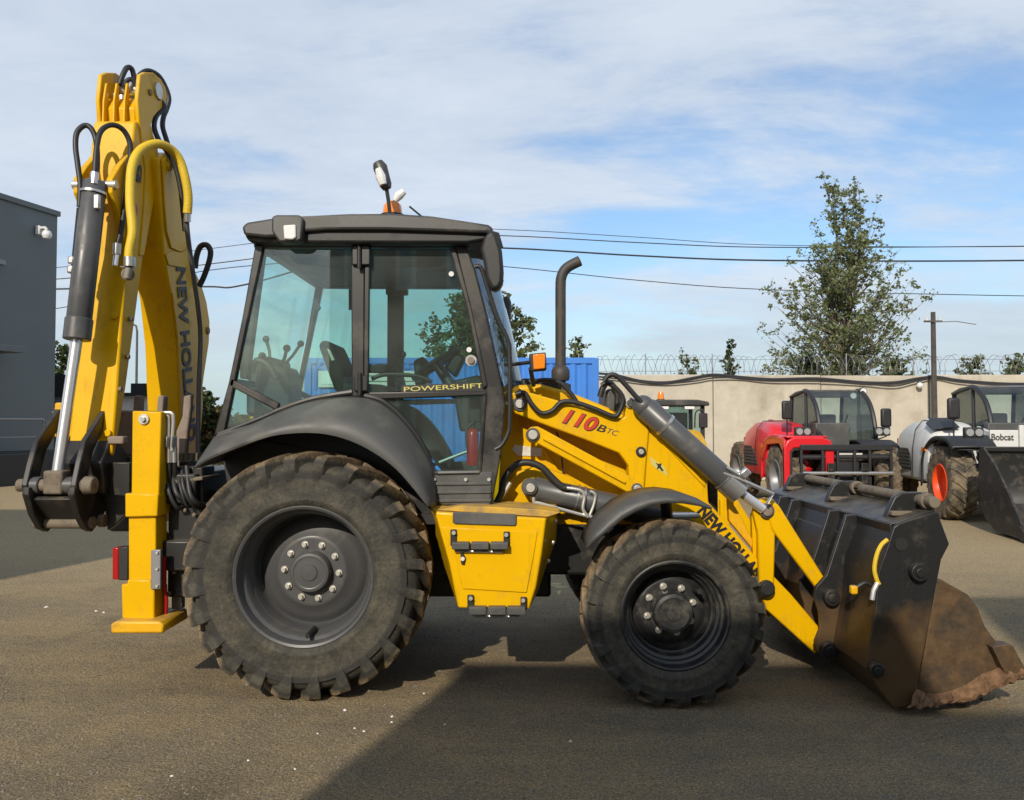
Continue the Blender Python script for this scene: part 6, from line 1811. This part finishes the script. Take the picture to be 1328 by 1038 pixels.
def big_bucket(t):
    c = empty('bucket', (2.4, 0, .6), t)
    D = .75
    prof = [(2.05, 1.22), (2.02, 1.1), (2.0, .75), (2.05, .4), (2.2, .18), (2.45, .08), (3.15, .03), (3.2, .05), (2.5, .12), (2.28, .22), (2.12, .42), (2.07, .75), (2.09, 1.1), (2.1, 1.22)]
    MB().prism([V((D + 2 + (x - 2) * 1.25, -.96, z)) for x, z in prof], (0, 2.18, 0)).build('bucket_shell', 'black_paint', c, bevel=.006)
    side_ = [(2.02, 1.22), (2.14, 1.24), (2.42, 1.02), (2.78, .60), (3.08, .2), (3.2, .03), (2.4, .06), (2.15, .2), (2.02, .4), (1.98, .75)]
    for y in (-1.0, 1.225):
        MB().prism([V((D + 2 + (x - 2) * 1.25, y, z)) for x, z in side_], (0, .035, 0)).build('bucket_side', 'black_paint', c, bevel=.006)
    MB().box2((D + 2.03, -.99, 1.19), (D + 2.18, 1.25, 1.26)).build('top_bar', 'black_paint', c, bevel=.01)
    for q in (-1.0, 1.225):
        MB().prism([V((D + 3.3, q - .02, .03)), V((D + 3.6, q - .02, .03)), V((D + 3.3, q - .02, .22))], (0, .08, 0)).build('bucket_corner', 'black_paint', c, bevel=.006)
def solve(px_, Y, heading, local):
    h = V((heading[0], heading[1], 0)).normalized(); l = V((-h.y, h.x, 0))
    w = at(px_, 600, Y); w.z = 0
    return w - h * local[0] - l * local[1]
h1 = (.0, -1.0)
telehandler('telehandler', 'red telehandler with pallet fork carriage facing the yard, beside a white one', solve(1018, 15.3, h1, (1.35, -.86)), h1, 'red_paint', 'galvanised', fork_carriage, 'red_paint')
h2 = (-.13, -1.0)
w2 = telehandler('telehandler', 'white telehandler with orange rims and a black bucket at the right edge', solve(1234, 13.7, h2, (1.35, -.86)), h2, 'white_paint', 'orange_rim', big_bucket, 'white_paint')
# name on the white machine's boom side and its white side panel, in the machine's own frame
MB().prism([V((.95, -.30, 1.12)), V((1.5, -.30, 1.12)), V((1.5, -.30, 1.46)), V((.95, -.30, 1.56))], (0, .06, 0)).build('side_panel', 'white_paint', w2, bevel=.01)
MB().box2((1.66, -.40, 1.10), (1.72, .06, 1.50)).build('front_panel', 'white_paint', w2, bevel=.01)
text('Bobcat', 'lettering_black', w2, (1.722, -.385, 1.33), (0, 1, 0), (0, 0, 1), .11, .34, bold=.02, lift=.002)
MB().box2((1.73, .02, 1.05), (1.78, .09, 1.58)).build('panel_post', 'white_paint', w2, bevel=.008)

# ---- compact wheel loader before the wall, mostly hidden: black cab, amber beacon, yellow nose
def compact_loader():
    Y = 18.6
    x0, x1 = at(840, 550, Y).x, at(914, 550, Y).x
    xm = (x0 + x1) / 2
    t = empty('wheel_loader', (xm, Y + .8, 0))
    tag(t, 'black cabbed compact wheel loader with amber beacon before the concrete wall', 'wheel loader')
    zt, zs = at(0, 519, Y).z, at(0, 567, Y).z
    for sx_ in (x0 + .08, x1 - .08):
        for yy in (Y - .35, Y + 1.3):
            w = empty('wheel', (sx_, yy, .48), t)
            m = lug_tyre(.48, .3, .25, 16)
            rm = Matrix.Rotation(math.pi / 2, 3, 'Z')
            m.v = [rm @ p + V((sx_, yy, .48)) for p in m.v]
            m.build('tyre', 'rubber_dusty', w, origin=(sx_, yy, .48))
            MB().cyl((sx_ - .1, yy, .48), (sx_ + .1, yy, .48), .25).build('rim', 'yellow_worn', w)
    MB().box2((x0 + .22, Y - .75, .35), (x1 - .22, Y + 1.9, .95)).build('chassis', 'dark_trim', t, bevel=.03)
    MB().loft([[V((x0 + .15, y, z0)), V((x1 - .1, y, z0)), V((x1 - .1, y, z1)), V((x1 - .3, y, z1 + .06)), V((x0 + .3, y, z1 + .06)), V((x0 + .15, y, z1))] for y, z0, z1 in ((Y - .75, .8, 1.05), (Y - .5, .8, 1.25), (Y - .08, .8, 1.42))], True, True).build('nose', 'yellow', t, bevel=.03)
    for x in (x0 + .05, x1 - .05):
        for y in (Y, Y + 1.3):
            MB().box2((x - .045, y - .04, .9), (x + .045, y + .04, zt - .12)).build('pillar', 'dark_trim', t, bevel=.015)
    MB().box2((x0, Y - .03, .9), (x1, Y + 1.35, zs)).build('cab_base', 'dark_trim', t, bevel=.02)
    MB().box2((x0 + .09, Y + .005, zs), (x1 - .09, Y + .011, zt - .13)).build('windscreen', 'far_glass', t)
    MB().box2((x0 + .09, Y + 1.29, zs), (x1 - .09, Y + 1.296, zt - .13)).build('rear_window', 'far_glass', t)
    MB().box2((x0 + .2, Y + .9, .9), (x1 - .2, Y + 1.2, zt - .28)).build('seat_back', 'seat_fabric', t, bevel=.05)
    MB().loft([[V((x0 - .06, y, zt - .14)), V((x1 + .08, y, zt - .14)), V((x1 + .06, y, zt - .05)), V((x1 - .2, y, zt)), V((x0 + .2, y, zt)), V((x0 - .05, y, zt - .05))] for y in (Y - .18, Y + 1.4)], True, True).build('roof', 'roof_plastic', t, bevel=.03)
    for x in (x0 + .34, x1 - .38):
        l_ = MB().box2((x - .12, Y - .16, zt - .22), (x + .12, Y - .1, zt - .15)).build('work_lamp', 'dark_trim', t, bevel=.01)
        MB().box2((x - .11, Y - .17, zt - .215), (x + .11, Y - .162, zt - .155)).build('lens', 'lamp_glass', l_)
    b_ = MB().lathe([(.001, .2), (.05, .19), (.07, .12), (.075, .02), (.075, 0)], at(857, 519, Y + .1), (0, 0, 1), 20).build('beacon', 'orange_lens', t)
    MB().lathe([(.09, .02), (.09, -.04), (.05, -.06)], at(857, 519, Y + .1), (0, 0, 1), 20).build('beacon_base', 'dark_trim', b_)
    mr_ = MB().box2(at(907, 536, Y - .1), at(917, 555, Y - .02)).build('mirror', 'dark_trim', t, bevel=.02)
    MB().tube(catmull([at(901, 555, Y), at(902, 536, Y - .05), at(908, 532, Y - .06), at(914, 537, Y - .06)], 4), .015, 6).build('mirror_arm', 'dark_trim', mr_)
compact_loader()
